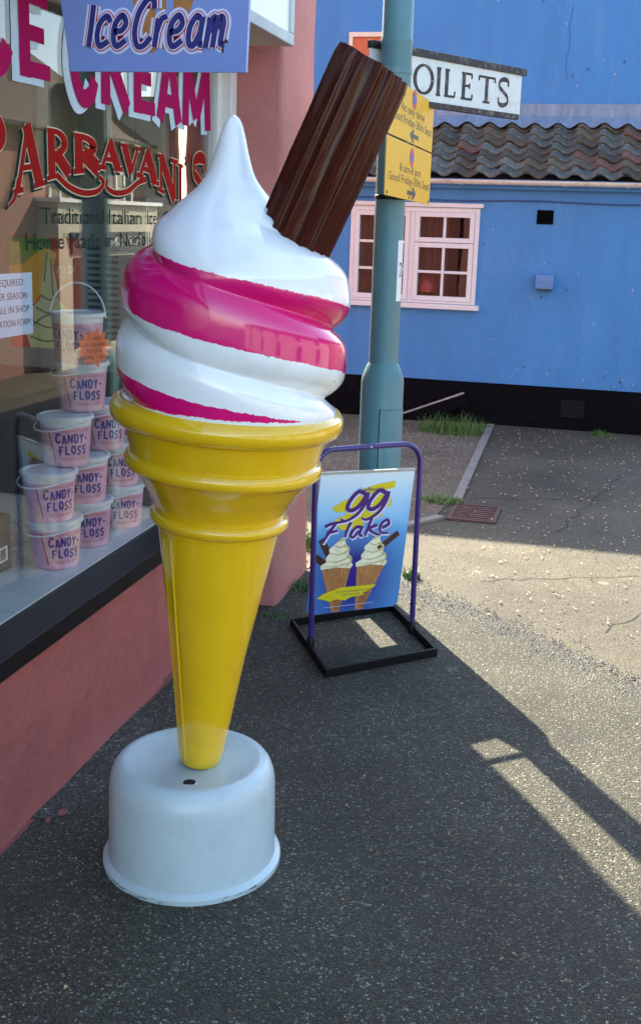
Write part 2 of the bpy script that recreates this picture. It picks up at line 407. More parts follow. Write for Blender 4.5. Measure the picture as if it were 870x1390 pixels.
setting('kerb', mb, m_concrete)

# old mortar smear where the wall meets the tarmac
mb = MB()
sm = [(-1.345, 2.36), (-1.27, 2.40), (-1.21, 2.55), (-1.19, 2.68), (-1.22, 2.86), (-1.26, 3.02), (-1.335, 3.1)]
mb.prism(GF, wobble(sm, 0.03, 0.018, 8), 0.006, 0.0105)
setting('mortar_patch', mb, tarmac('old_mortar', (0.065, 0.064, 0.055), (0.12, 0.118, 0.10), (0.25, 0.24, 0.21), 120, 0.3, 0.6))

m_lap = M('spilt_salmon_paint', (0.24, 0.08, 0.07), 0.85, 0.2, 9, 0.3, 60)
def lap_edge():
    rr_ = random.Random(13); top = []; y = 1.4
    while y < 4.12:
        top.append((-1.338 + 0.014 + 0.020 * abs(noise.noise(Vector((y * 5.1, 2, 0)))) + rr_.uniform(0, .008), y)); y += rr_.uniform(.012, .03)
    return [(-1.40, 1.4)] + top + [(-1.40, 4.12)]
LAP = lap_edge()
# ================================================================== SHOP
shop = thing('ice_cream_shop', 'salmon pink ice cream shop with lettered display window and black sill', 'shop', (-1.4, 3.0, 0))
Y0, Y1 = -4.0, 4.15
GX = -1.44                                                    # the pane
# wall below the window, battered and uneven
mb = MB(); fr = Frame((-1.37, Y0, 0), (0, 1, 0), (0, 0, 1))
def batter(u, v): return 0.036 * max(0, 1 - v / 0.42) ** 1.5 + (0.010 if v < 0.03 else 0) - (0.012 if u > 7.30 else 0)
rough_grid(mb, fr, 0, Y1 - Y0, 0, 0.425, 0.035, 0.005, 7, 0, batter)
mb.box((-1.62, Y0, 0), (-1.39, Y1, 0.43))
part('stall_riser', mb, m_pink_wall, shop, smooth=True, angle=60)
# end pier
def block_rough(x0, x1, y0, y1, z0, z1, d=0.05, amp=0.006, rnd=0.012, flare=0.0):
    mb = MB(); nx_ = max(2, int((x1-x0)/d)); ny_ = max(2, int((y1-y0)/d)); nz_ = max(2, int((z1-z0)/d))
    bm = bmesh.new(); bmesh.ops.create_cube(bm, size=1.0)
    bmesh.ops.scale(bm, vec=(x1-x0, y1-y0, z1-z0), verts=bm.verts); bmesh.ops.translate(bm, vec=((x0+x1)/2, (y0+y1)/2, (z0+z1)/2), verts=bm.verts)
    bmesh.ops.bevel(bm, geom=[e for e in bm.edges if abs((e.verts[0].co - e.verts[1].co).z) > 0.1], offset=rnd, segments=2, affect='EDGES', profile=0.5)
    for k in range(1, nz_):
        z = z0 + (z1 - z0) * k / nz_
        bmesh.ops.bisect_plane(bm, geom=bm.verts[:] + bm.edges[:] + bm.faces[:], plane_co=(0, 0, z), plane_no=(0, 0, 1))
    for k in range(1, ny_):
        y = y0 + (y1 - y0) * k / ny_
        bmesh.ops.bisect_plane(bm, geom=bm.verts[:] + bm.edges[:] + bm.faces[:], plane_co=(0, y, 0), plane_no=(0, 1, 0))
    bm.verts.index_update()
    for v in bm.verts:
        p = v.co.copy(); q = p * 6
        v.co += Vector((noise.noise(q), noise.noise(q + Vector((7, 1, 2))), 0)) * amp
        if flare and p.z < 1.3 and p.y > (y0 + y1) / 2: v.co.y += 0.075 * (1 - p.z / 1.3)
        if flare and p.z < 0.35:
            v.co.x += flare * (1 - p.z / 0.35) ** 2
            v.co.y -= 1.6 * flare * (1 - p.z / 0.35) ** 2 * (1 if p.y > (y0 + y1) / 2 else 0.3)
    mb.add([v.co.copy() for v in bm.verts], [[v.index for v in f.verts] for f in bm.faces]); bm.free(); return mb
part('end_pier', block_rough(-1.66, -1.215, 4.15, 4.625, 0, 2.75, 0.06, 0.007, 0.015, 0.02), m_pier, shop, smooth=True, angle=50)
mb = MB().box((-7.5, Y0, 2.75), (-1.22, 4.62, 5.6)); part('upper_wall', mb, m_pink_wall, shop)
mb = MB().box((-7.5, 4.24, 0), (-1.66, 4.68, 2.748)); mb.box((-7.5, Y0 - 0.25, 0), (-1.4, Y0, 2.748)); mb.box((-7.5, Y0, 0), (-7.25, 4.24, 2.748))
part('side_wall', mb, m_pink_wall, shop)
mb = MB(); mb.prism(GF, [(b) for b in LAP], 0.0005, 0.0095)
for cx_, cy_, r_ in ((-1.265, 2.425, .018), (-1.285, 2.38, .010), (-1.29, 2.62, .007), (-1.275, 3.0, .008), (-1.283, 1.95, .012)):
    mb.prism(GF, [(cx_ + math.cos(q * .9) * r_ * (0.6 + .6 * abs(noise.noise(Vector((q * 3.1, cx_ * 9, 1))))), cy_ + math.sin(q * .9) * r_ * 1.3 * (0.6 + .6 * abs(noise.noise(Vector((q * 2.3, cy_ * 9, 4)))))) for q in range(7)], 0.003, 0.0128)
part('paint_edge', mb, m_lap, shop)
# sill
mb = MB(); prof = [(-1.62, 0.432), (-1.345, 0.422), (-1.345, 0.477), (-1.435, 0.494), (-1.62, 0.494)]
fr = Frame((0, Y0, 0), (1, 0, 0), (0, 0, 1))
mb.prism(fr, prof, 0, -(Y1 - Y0))
part('window_sill', mb, m_black_sill, shop, bevel=0.004)
# window frame
mb = MB()
mb.box((-1.475, 4.085, 0.49), (-1.385, 4.148, 2.15)); mb.box((-1.46, 4.04, 0.49), (-1.42, 4.0855, 2.15))
part('window_frame', mb, m_white_frame, shop, bevel=0.004)
mb = MB().box((-1.475, Y0, 2.08), (-1.385, 4.085, 2.148)); part('window_head', mb, m_white_frame, shop, bevel=0.004)
glass = part('window_glass', MB().box((GX - 0.003, Y0, 0.492), (GX + 0.003, 4.04, 2.082)), m_glass, shop)
# room
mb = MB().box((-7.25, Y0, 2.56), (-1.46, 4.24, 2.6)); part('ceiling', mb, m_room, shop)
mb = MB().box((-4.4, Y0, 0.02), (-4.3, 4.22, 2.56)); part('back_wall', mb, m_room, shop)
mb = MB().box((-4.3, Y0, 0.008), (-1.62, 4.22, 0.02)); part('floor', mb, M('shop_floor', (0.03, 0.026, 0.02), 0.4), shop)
# display shelf with separate tiles
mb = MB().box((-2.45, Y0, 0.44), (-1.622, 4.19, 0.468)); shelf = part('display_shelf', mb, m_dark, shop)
for iy in range(14):
    for ix in range(5):
        x = -1.45 - 0.15 * (ix + 1); y = 2.10 + 0.15 * iy
        if y + 0.15 > 4.2: continue
        part('shelf_tile', MB().box((x + 0.0015, y + 0.0015, 0.4945), (x + 0.1485, y + 0.1485, 0.4985 + R_.uniform(0, 0.0006))), m_tile_white, shelf)
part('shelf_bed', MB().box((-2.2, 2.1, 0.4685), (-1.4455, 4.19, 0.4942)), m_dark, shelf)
# end boarding of the window bay, one board each
ew = part('end_boarding', MB().box((-4.3, 4.215, 0.495), (-1.63, 4.238, 2.55)), m_cream, shop)
x = -1.695
while x > -3.4:
    part('board', MB().box((x - 0.118, 4.196, 0.50), (x - 0.003, 4.2145 - R_.uniform(0, 0.001), 2.54)), m_cream, ew, bevel=0.003)
    x -= 0.12
part('door_post', MB().box((-1.69, 4.17, 0.50), (-1.645, 4.2145, 2.54)), m_cream, ew)

# added glowing tube for a bright strip of unclear source; also lights the boarding
m_tube = bpy.data.materials.new('glow_tube'); m_tube.use_nodes = True
m_tube.node_tree.nodes['Principled BSDF'].inputs['Emission Color'].default_value = (1.0, 0.86, 0.52, 1)
m_tube.node_tree.nodes['Principled BSDF'].inputs['Emission Strength'].default_value = 0.9
slt = thing('added_glow_strip', 'added upright glowing tube in the far corner of the shop window', 'light', (-1.60, 4.17, 1.2))
part('tube', MB().lathe([(0.021, 1.22), (0.021, 2.05)], (-1.60, 4.165, 0), (0, 0, 1), 16), m_tube, slt, smooth=True)
for z in (1.18, 2.051): part('end_cap', MB().lathe([(0.026, z), (0.026, z + .03)], (-1.60, 4.165, 0), (0, 0, 1), 16), m_white_frame, slt, smooth=True)

# -------- lettering on the pane (signwritten on its outer face)
GFr = Frame((GX + 0.0062, 0, 0), (0, 1, 0), (0, 0, 1))      # u = along the street, v = height
m_pinkpaint = M('magenta_sign_paint', (0.33, 0.003, 0.085), 0.8, 0.08, 9, spec=0.1)
m_skypaint = M('pale_blue_sign_paint', (0.42, 0.56, 0.66), 0.5, 0.06, 9)
m_redpaint = M('red_sign_paint', (0.26, 0.006, 0.004), 0.8, 0.10, 9, spec=0.1)
m_greenpaint = M('dark_green_sign_paint', (0.008, 0.024, 0.020), 0.8, 0.1, spec=0.1)
m_goldline = M('cream_sign_line', (0.55, 0.48, 0.30), 0.5, 0.1)

def arc(cx, cy, rx, ry, a0, a1, n=16):
    return [(cx + rx * math.cos(math.radians(a0 + (a1 - a0) * i / n)), cy + ry * math.sin(math.radians(a0 + (a1 - a0) * i / n))) for i in range(n + 1)]
# glyphs as pen strokes in a unit box: (points, kind) kind: T thick, t thin, c curve by nib, s serif
GL = {
 'P': [([(.25,0),(.25,1)],'T'), (arc(.36,.73,.42,.255,90,-90),'c'), ([(.10,.985),(.40,.985)],'s'), ([(.06,.02),(.46,.02)],'s')],
 'R': [([(.25,0),(.25,1)],'T'), (arc(.36,.74,.40,.245,90,-90),'c'), ([(.42,.50),(.92,.0)],'T'), ([(.10,.985),(.40,.985)],'s'), ([(.06,.02),(.44,.02)],'s'), ([(.80,.03),(1.0,.03)],'s')],
 'A': [([(.14,0),(.50,1)],'t'), ([(.46,1),(.84,0)],'T'), ([(.26,.34),(.70,.34)],'s'), ([(0,.02),(.30,.02)],'s'), ([(.64,.02),(1.02,.02)],'s')],
 'V': [([(.16,1),(.52,0)],'T'), ([(.52,0),(.86,1)],'t'), ([(0,.98),(.36,.98)],'s'), ([(.72,.98),(1.0,.98)],'s')],
 'N': [([(.16,0),(.16,1)],'t'), ([(.16,1),(.86,0)],'T'), ([(.86,0),(.86,1)],'t'), ([(0,.02),(.34,.02)],'s'), ([(.68,.98),(1.02,.98)],'s'), ([(0,.98),(.24,.98)],'s')],
 'I': [([(.5,0),(.5,1)],'T'), ([(.2,.98),(.8,.98)],'s'), ([(.2,.02),(.8,.02)],'s')],
 'S': [([(.84,.74),(.80,.95),(.50,1.0),(.20,.90),(.20,.68),(.50,.52),(.80,.34),(.82,.12),(.50,0),(.20,.06),(.14,.28)],'C')],
 'O': [(arc(.5,.5,.44,.5,0,360,28),'c')],
 'T': [([(.5,0),(.5,1)],'T'), ([(.04,.965),(.96,.965)],'s'), ([(.05,.98),(.05,.80)],'s'), ([(.95,.98),(.95,.80)],'s'), ([(.30,.02),(.70,.02)],'s')],
 'L': [([(.25,0),(.25,1)],'T'), ([(.08,.98),(.44,.98)],'s'), ([(.08,.03),(.88,.03)],'s'), ([(.87,.02),(.90,.24)],'s')],
 'E': [([(.25,0),(.25,1)],'T'), ([(.08,.97),(.82,.97)],'s'), ([(.25,.52),(.66,.52)],'s'), ([(.08,.03),(.86,.03)],'s'), ([(.81,.98),(.81,.80)],'s'), ([(.85,.02),(.88,.22)],'s'), ([(.66,.62),(.66,.42)],'s')],
}
def letter(mb, fr, ch, u0, u1, b0, t0, b1, t1, w, thick=0.24, thin=0.085, grow=0.0, du=0, dv=0):
    """letter in a box whose foot runs b0->b1 and head t0->t1"""
    def g(a, b): 
        lo = b0 + (b1 - b0) * a; hi = t0 + (t1 - t0) * a
        return (u0 + (u1 - u0) * a + du, lo + (hi - lo) * b + dv)
    W_ = u1 - u0
    for k, (pts, kind) in enumerate(GL[ch]):
        P = [g(*p) for p in pts]; ww = w + k * 0.00012
        if kind == 'T': mb.stroke(fr, P, thick * W_ + grow, ww, smooth=False)
        elif kind == 't': mb.stroke(fr, P, thin * W_ * 1.3 + grow, ww, smooth=False)
        elif kind == 's': mb.stroke(fr, P, thin * W_ + grow, ww, smooth=False)
        elif kind == 'c': mb.stroke(fr, P, 0, ww, smooth=False, nib=(thin * W_ + grow, thick * W_ * 0.95 + grow))
        elif kind == 'C': mb.stroke(fr, P, 0, ww, smooth=True, nib=(thick * W_ * 0.9 + grow, thin * W_ * 1.2 + grow))
PAR = [('P', 2.40, 2.560, 1.585, 1.79, 1.600, 1.765), ('A', 2.572, 2.735, 1.585, 1.755, 1.615, 1.755),
       ('R', 2.740, 2.885, 1.625, 1.752, 1.650, 1.752), ('R', 2.890, 3.070, 1.650, 1.750, 1.668, 1.748),
       ('A', 3.060, 3.220, 1.672, 1.748, 1.672, 1.746), ('V', 3.215, 3.360, 1.670, 1.745, 1.664, 1.742),
       ('A', 3.330, 3.505, 1.662, 1.742, 1.640, 1.735), ('N', 3.500, 3.668, 1.625, 1.732, 1.592, 1.720),
       ('I', 3.655, 3.745, 1.590, 1.715, 1.575, 1.708), ('S', 3.800, 3.970, 1.575, 1.745, 1.575, 1.745)]
SW = [[(2.80, 1.640), (2.87, 1.612), (2.96, 1.598), (3.05, 1.606), (3.09, 1.632), (3.06, 1.645)],
      [(3.40, 1.652), (3.34, 1.640), (3.26, 1.612), (3.17, 1.604), (3.11, 1.618), (3.115, 1.640)]]
for nm, mat, w, gr, du, dv in (('window_name_shadow', m_greenpaint, -0.0024, 0.006, -0.014, -0.008), ('window_name_edge', m_goldline, -0.0012, 0.007, 0, 0), ('window_name', m_redpaint, 0.0, 0.0, 0, 0)):
    mb = MB()
    for ch, u0, u1, b0, t0, b1, t1 in PAR: letter(mb, GFr, ch, u0, u1, b0, t0, b1, t1, w, grow=gr, thick=0.27, du=du, dv=dv)
    for k, s_ in enumerate(SW): mb.stroke(GFr, [(a + du, b + dv) for a, b in s_], 0.018 + gr, w + 0.0008 + k * 0.0001, taper=(1, 0.75))
    mb.stroke(GFr, [(3.768 + du, 1.752 + dv), (3.775 + du, 1.735 + dv), (3.758 + du, 1.720 + dv)], 0.026 + gr, w + 0.0003, taper=(1, 0.4))
    mb.stroke(GFr, [(2.60 + du, 1.62 + dv), (2.575 + du, 1.575 + dv), (2.545 + du, 1.555 + dv)], 0.02 + gr, w + 0.0010, taper=(1, 0.3))
    part(nm, mb, mat, glass)
# heavy ICE CREAM across the top
HV = {'C': [([(.88,.80),(.66,1.0),(.30,.95),(.12,.62),(.14,.28),(.40,.0),(.74,.06),(.90,.26)],'h')],
      'E': [([(.22,0),(.22,1)],'h'), ([(.10,.90),(.90,.90)],'m'), ([(.22,.5),(.78,.5)],'m'), ([(.10,.10),(.94,.10)],'m')],
      'R': [([(.22,0),(.22,1)],'h'), ([(.2,.90),(.62,.92),(.80,.72),(.60,.52),(.2,.50)],'m'), ([(.46,.5),(.88,0)],'h')],
      'A': [([(.14,0),(.46,1)],'h'), ([(.52,1),(.86,0)],'h'), ([(.26,.30),(.74,.30)],'m')],
      'M': [([(.14,0),(.18,1)],'h'), ([(.18,.98),(.48,.15)],'h'), ([(.50,.15),(.80,.98)],'h'), ([(.82,1),(.88,0)],'h')],
      'N': [([(.14,0),(.14,1)],'h'), ([(.14,1),(.84,0)],'m'), ([(.84,0),(.84,1)],'h')],
      'D': [([(.2,0),(.2,1)],'h'), ([(.2,.95),(.66,.92),(.88,.5),(.66,.08),(.2,.05)],'h')],
      'Y': [([(.10,1),(.5,.5),(.5,0)],'h'), ([(.88,1),(.5,.5)],'h')], '-': [([(.15,.45),(.75,.45)],'h')],
      'F': [([(.22,0),(.22,1)],'h'), ([(.1,.92),(.88,.92)],'m'), ([(.22,.5),(.72,.5)],'m')],
      'L': [([(.22,0),(.22,1)],'h'), ([(.1,.08),(.88,.08)],'h')],
      'O': [(arc(.5,.5,.36,.42,0,360,14),'h')],
      'S': [([(.82,.82),(.58,.96),(.24,.84),(.26,.62),(.70,.42),(.76,.18),(.45,.03),(.14,.16)],'h')],
      'I': [([(.5,0),(.5,1)],'h')]}
ICE = [('I', 2.20, 2.36, 1.875), ('C', 2.405, 2.585, 1.875), ('E', 2.610, 2.790, 1.868), ('C', 2.895, 3.060, 1.852), ('R', 3.065, 3.290, 1.848),
       ('E', 3.300, 3.490, 1.846), ('A', 3.490, 3.715, 1.842), ('M', 3.705, 4.005, 1.842)]
for nm, mat, w, du, dv, gr in (('window_heading_shadow', m_skypaint, -0.0018, -0.034, -0.016, 0.004), ('window_heading', m_pinkpaint, 0.0, 0, 0, 0)):
    mb = MB()
    for ch, u0, u1, b in ICE:
        for k, (pts, kd) in enumerate(HV[ch]):
            P = [(u0 + (u1 - u0) * a + du, b + 0.215 * q + dv) for a, q in pts]
            wd = (0.30 if kd == 'h' else 0.21) * min(0.2, u1 - u0) + gr
            mb.stroke(GFr, P, wd, w + k * 0.00015, smooth=len(P) > 2)
    part(nm, mb, mat, glass)
mb = MB()
for wd_, a, b, z in (('Traditional', 2.715, 3.085, 1.513), ('Italian', 3.125, 3.365, 1.513), ('Ice', 3.41, 3.49, 1.513), ('Cream', 3.54, 3.78, 1.513),
                     ('Home', 2.625, 2.835, 1.447), ('Made', 2.865, 3.065, 1.447), ('in', 3.095, 3.155, 1.447), ('Norfolk', 3.20, 3.46, 1.447), ('Since', 3.51, 3.72, 1.447)):
    part('small_print', MB().text(fit(GFr, wd_, a, b, z, z + .042, 0, 0.0), wd_), m_greenpaint, glass)

# -------- hand-written notice stuck inside the pane
note = thing('notice', 'pale blue paper notice with handwriting taped inside the shop window', 'notice', (GX - 0.012, 2.55, 1.23))
nf = Frame((GX - 0.012, 2.40, 1.235), (0, 0.999, -0.012), (0, 0.01, 0.999))
part('paper', MB().bar(nf, 0, 0.285, 0, 0.158, -0.0012, 0), M('pale_blue_paper', (0.46, 0.60, 0.74), 0.7, 0.04), note)
mb = MB()
for k, (s_, u0, u1) in enumerate((('REQUIRED', .10, .235), ('SUMMER SEASON', .035, .255), ('CALL IN SHOP', .085, .265), ('APPLICATION FORM', .025, .27))):
    v = 0.127 - 0.034 * k
    mb.text(fit(nf, s_, u0, u1, v, v + 0.016, 0.0008, -0.008, 0.12), s_)
part('handwriting', mb, M('biro_ink', (0.02, 0.02, 0.07), 0.5), note)
for u, v in ((0.272, 0.15), (0.275, 0.008)):
    part('tack', MB().lathe([(0.006, 0), (0.006, 0.003), (0.003, 0.005)], nf(u, v, 0.0), nf.N, 10), M('blue_tack', (0.03, 0.12, 0.38), 0.6), note, smooth=True)

# ================================================================== FASCIA SIGN
fas = thing('fascia_sign', 'white fascia sign box with mauve border lines above the shop window', 'sign', (-1.15, 4.0, 2.14))
FX, FZ, FY1 = -1.155, 2.14, 4.06
part('sign_box', MB().box((-1.46, Y0, FZ + 0.012), (FX - 0.004, FY1, 2.72)), m_fascia_w, fas)
mb = MB().box((FX - 0.03, Y0, FZ), (FX + 0.006, FY1 + 0.012, FZ + 0.040)); part('bottom_rail', mb, m_alu, fas, bevel=0.003)
mb = MB().box((FX - 0.03, FY1 - 0.028, FZ + 0.0405), (FX + 0.006, FY1 + 0.012, 2.74)); part('end_rail', mb, m_alu, fas, bevel=0.003)
part('soffit', MB().box((-1.46, Y0, FZ + 0.002), (FX - 0.031, FY1 - 0.002, FZ + 0.0115)), m_soffit, fas)
ff = Frame((FX - 0.004, 0, 0), (0, 1, 0), (0, 0, 1))
mb = MB()
for d, wd in ((0.0, 0.010), (0.022, 0.005)):
    u1 = FY1 - 0.125 - d; v0 = FZ + 0.135 + d; v1 = 2.62 - d
    mb.bar(ff, -2, u1, v0, v0 + wd, 0.0, 0.001); mb.bar(ff, u1 - wd, u1, v0 + wd, v1, 0.0, 0.001)
part('border_line', mb, m_mauve, fas)

# ================================================================== HANGING ICE CREAM SIGN
hang = thing('hanging_sign', 'lavender blue hanging sign with ice cream cones and script lettering above the giant cone', 'sign', (-1.04, 2.5, 1.86))
HF = Frame((-1.239, 2.5, 1.862), (1, 0, -0.01), (0.0, 0, 1))     # u to the right, v up, faces the camera side (-Y)
m_lav = M('lavender_print', (0.18, 0.26, 0.58), 0.4, 0.05, 3)
board_poly = [(0.0, 0.0), (0.424, 0.002), (0.430, 0.16), (0.440, 0.40), (0.435, 0.47), (-0.035, 0.47), (-0.038, 0.36), (-0.022, 0.16)]
hb = part('sign_board', MB().prism(HF, [(a, b) for a, b in board_poly], -0.012, 0.0), m_lav, hang)
def glow(mb, strokes, wid, w, sc=1.0):
    for k, (P, t) in enumerate(strokes): mb.stroke(HF, P, wid * t, w + k * 0.00003, taper=(1, 1), steps=8)
# script strokes (u,v): I c e / C r e a m, slanted
def script(u0, v0, sx, sy, sl=0.25):
    base = {
     'I': [[(0.30,1.25),(0.30,0.7),(0.28,0.0)]],
     'c': [[(0.85,0.75),(0.60,0.92),(0.25,0.70),(0.18,0.30),(0.40,0.02),(0.85,0.18)]],
     'e': [[(0.18,0.45),(0.60,0.50),(0.80,0.72),(0.55,0.95),(0.22,0.70),(0.18,0.30),(0.42,0.02),(0.90,0.20)]],
     'C': [[(1.05,1.15),(0.95,1.42),(0.60,1.40),(0.22,1.0),(0.12,0.45),(0.35,0.04),(0.72,0.05),(1.05,0.30)]],
     'r': [[(0.22,0.85),(0.22,0.45),(0.20,0.0)],[(0.22,0.45),(0.40,0.82),(0.70,0.92)]],
     'a': [[(0.80,0.80),(0.50,0.93),(0.20,0.60),(0.22,0.15),(0.50,0.05),(0.80,0.45)],[(0.84,0.90),(0.80,0.45),(0.82,0.10),(1.0,0.08)]],
     'm': [[(0.15,0.88),(0.16,0.45),(0.12,0.0)],[(0.16,0.45),(0.35,0.88),(0.52,0.75),(0.50,0.0)],[(0.52,0.5),(0.72,0.90),(0.92,0.75),(0.90,0.15),(1.08,0.08)]],
    }
    adv = {'I': .52, 'c': .92, 'e': 1.05, 'C': 1.12, 'r': .78, 'a': 1.06, 'm': 1.2, ' ': .18}
    x = 0; o = []
    for ch in 'Ice Cream':
        for st in base.get(ch, []):
            o.append(([(u0 + (x + a + sl * b) * sx, v0 + b * sy) for a, b in st], 1.0))
        x += adv[ch]
    return o
SCR = script(0.036, 0.053, 0.0432, 0.071)
# two waffle cones printed behind the words, points towards the bottom
mb = MB()
mb.sheet(HF, [(0.10, 0.30), (0.205, 0.30), (0.212, 0.045), (0.196, 0.040)], 0.0006)
mb.sheet(HF, [(0.222, 0.05), (0.236, 0.048), (0.236, 0.30), (0.218, 0.30)], 0.0006)
mb.sheet(HF, [(0.252, 0.045), (0.262, 0.055), (0.36, 0.30), (0.255, 0.30)], 0.0006)
part('cone_print', mb, M('waffle_print', (0.36, 0.15, 0.035), 0.45, 0.3, 30), hb)
for nm, mat, wid, w in (('lettering_glow', M('pale_glow_print', (0.55, 0.62, 0.85), 0.4, 0.03), 0.034, 0.0014), ('lettering_outline', M('red_outline_print', (0.46, 0.012, 0.05), 0.4, 0.03), 0.0225, 0.0034),
                        ('lettering_inline', M('white_inline_print', (0.72, 0.74, 0.84), 0.4, 0.03), 0.0175, 0.0054), ('lettering', M('navy_print', (0.012, 0.012, 0.16), 0.3, 0.2, 40), 0.0128, 0.0074)):
    mb = MB(); glow(mb, SCR, wid, w * 0.5); part(nm, mb, mat, hb)
mb = MB().tube([(-1.30, 2.506, 2.355), (-0.74, 2.506, 2.355)], 0.012, 10); mb.box((-1.46, 2.47, 2.30), (-1.16, 2.54, 2.41))
part('bracket', mb, m_black_steel, hang, smooth=True)

# ================================================================== GIANT CONE
AX = Vector((0.069, 0, 1)).normalized(); B0 = Vector((-0.878, 2.36, 0)); D0 = Vector((-0.874, 2.343, 0))
cone = thing('giant_ice_cream_cone', 'giant fibreglass ice cream cone with pink and white swirl standing on the pavement', 'ice cream model', tuple(B0))
prof = [(0.213, 0.002), (0.217, 0.008), (0.217, 0.020), (0.211, 0.026), (0.204, 0.030), (0.202, 0.05), (0.2, 0.205), (0.1975, 0.229), (0.191, 0.249), (0.181, 0.263), (0.170, 0.269), (0.160, 0.2695), (0.150, 0.267), (0.10, 0.259), (0.04, 0.251), (0.0, 0.250)]
base = part('base', MB().lathe(prof, D0, (0, 0, 1), 72, cap1=False), M('white_drum_paint', (0.47, 0.59, 0.60), 0.34, 0.06, 5, 0.03, 30, coat=0.15, stain=(0.33, 0.36, 0.34), stain_amt=0.28, stain_scale=16), cone, smooth=True, angle=30)
mb = MB(); O_ = Vector((-0.842, 2.236, 0.2612))
mb.lathe([(0.010, 0.0), (0.0150, 0.0), (0.0155, 0.0018), (0.017, 0.0002)], O_, (0, -0.02, 1), 18, cap1=False); part('hole_rim', mb, m_white_gloss, base, smooth=True)
part('drain_hole', MB().lathe([(0.0149, 0.0), (0.0149, 0.0015)], O_, (0, -0.02, 1), 18), m_pit, base)
# worn flange
mb = MB()
rr = random.Random(4)
for k in range(34):
    a = rr.uniform(-2.9, -0.3); l = rr.uniform(0.004, 0.028) ; zz = rr.uniform(0.004, 0.018); h = rr.uniform(0.001, 0.003)
    q = [D0 + Vector((math.cos(a + t) * 0.2176, math.sin(a + t) * 0.2176, zz + d)) for t, d in ((0, 0), (l / .22, 0), (l / .22, h), (0, h * .6))]
    mb.add(q, [(0, 1, 2, 3)])
part('scuff_marks', mb, M('scuff', (0.07, 0.065, 0.06), 0.8, 0.3), base, kind='stuff')
# yellow cone
cp = [(0.020, 0.248), (0.046, 0.256), (0.051, 0.268), (0.0565, 0.30), (0.088, 0.543), (0.136, 0.832), (0.139, 0.856), (0.1405, 0.861), (0.150, 0.8615), (0.1565, 0.866), (0.1595, 0.873), (0.160, 0.880), (0.157, 0.887), (0.150, 0.8915), (0.1465, 0.892), (0.152, 0.905), (0.168, 0.935), (0.1705, 0.938),
      (0.186, 0.962), (0.205, 0.987), (0.2065, 0.9885), (0.2145, 0.9895), (0.2215, 0.995), (0.2245, 1.003), (0.2245, 1.012), (0.2215, 1.020), (0.2155, 1.026), (0.2135, 1.0265), (0.2205, 1.055), (0.2285, 1.0885), (0.242, 1.0895), (0.254, 1.097), (0.2605, 1.108), (0.262, 1.119), (0.260, 1.131), (0.253, 1.141), (0.242, 1.147), (0.230, 1.149), (0.20, 1.14)]
cn = part('wafer_cone', MB().lathe(cp, B0, AX, 96), m_yellow, cone, smooth=True, angle=50)
# raised mould seam down the stem
mb = MB(); XA = (Vector((1, 0, 0)) - AX * AX.x).normalized(); YA = AX.cross(XA)
def stem_r(s): 
    return 0.0565 + (s - 0.30) / (0.832 - 0.30) * (0.136 - 0.0565)
for a0 in (-2.24, ):
    L_ = []
    for i in range(21):
        s_ = 0.275 + (0.835 - 0.275) * i / 20; r = stem_r(s_)
        ring = []
        hw = 0.0125 + 0.004 * i / 20
        for d, h in ((-hw - 0.004, -0.001), (-hw, 0.0022), (-hw + 0.004, 0.0006), (hw - 0.004, 0.0006), (hw, 0.0022), (hw + 0.004, -0.001)):
            a = a0 + d / r; ring.append(B0 + AX * s_ + (XA * math.cos(a) + YA * math.sin(a)) * (r + h))
        L_.append(ring)
    mb.add([p for g in L_ for p in g], [(i*6+j, i*6+j+1, (i+1)*6+j+1, (i+1)*6+j) for i in range(20) for j in range(5)])
part('mould_seam', mb, m_yellow, cn, smooth=True, angle=60)
# swirl
def lerp_tab(tab, x):
    n = len(tab)
    if x <= tab[0][0]: return tab[0][1]
    if x >= tab[-1][0]: return tab[-1][1]
    sl_ = [(tab[i + 1][1] - tab[i][1]) / (tab[i + 1][0] - tab[i][0]) for i in range(n - 1)]
    for i in range(n - 1):
        if x <= tab[i + 1][0]:
            h = tab[i + 1][0] - tab[i][0]; t = (x - tab[i][0]) / h
            m0 = sl_[i] if i == 0 else (0 if sl_[i - 1] * sl_[i] <= 0 else 2 * sl_[i - 1] * sl_[i] / (sl_[i - 1] + sl_[i]))
            m1 = sl_[i] if i == n - 2 else (0 if sl_[i] * sl_[i + 1] <= 0 else 2 * sl_[i] * sl_[i + 1] / (sl_[i] + sl_[i + 1]))
            return (2*t**3 - 3*t*t + 1) * tab[i][1] + (t**3 - 2*t*t + t) * h * m0 + (3*t*t - 2*t**3) * tab[i + 1][1] + (t**3 - t*t) * h * m1
RT = [(1.10, .240), (1.15, .245), (1.25, .2505), (1.38, .247), (1.44, .235), (1.485, .213), (1.515, .187), (1.545, .148), (1.575, .110), (1.605, .074), (1.64, .050), (1.68, .0365), (1.72, .0255), (1.742, .0175), (1.754, .009), (1.759, .0005)]
CT = [(1.10, 0.0), (1.42, 0.0), (1.49, 0.008), (1.53, -0.006), (1.58, -0.025), (1.64, -0.033), (1.70, -0.036), (1.76, -0.037)]
NS, NP = 230, 220; s0, s1 = 1.11, 1.759
vs = []; pk = []
D_ = 0.1555; PW = 0.307
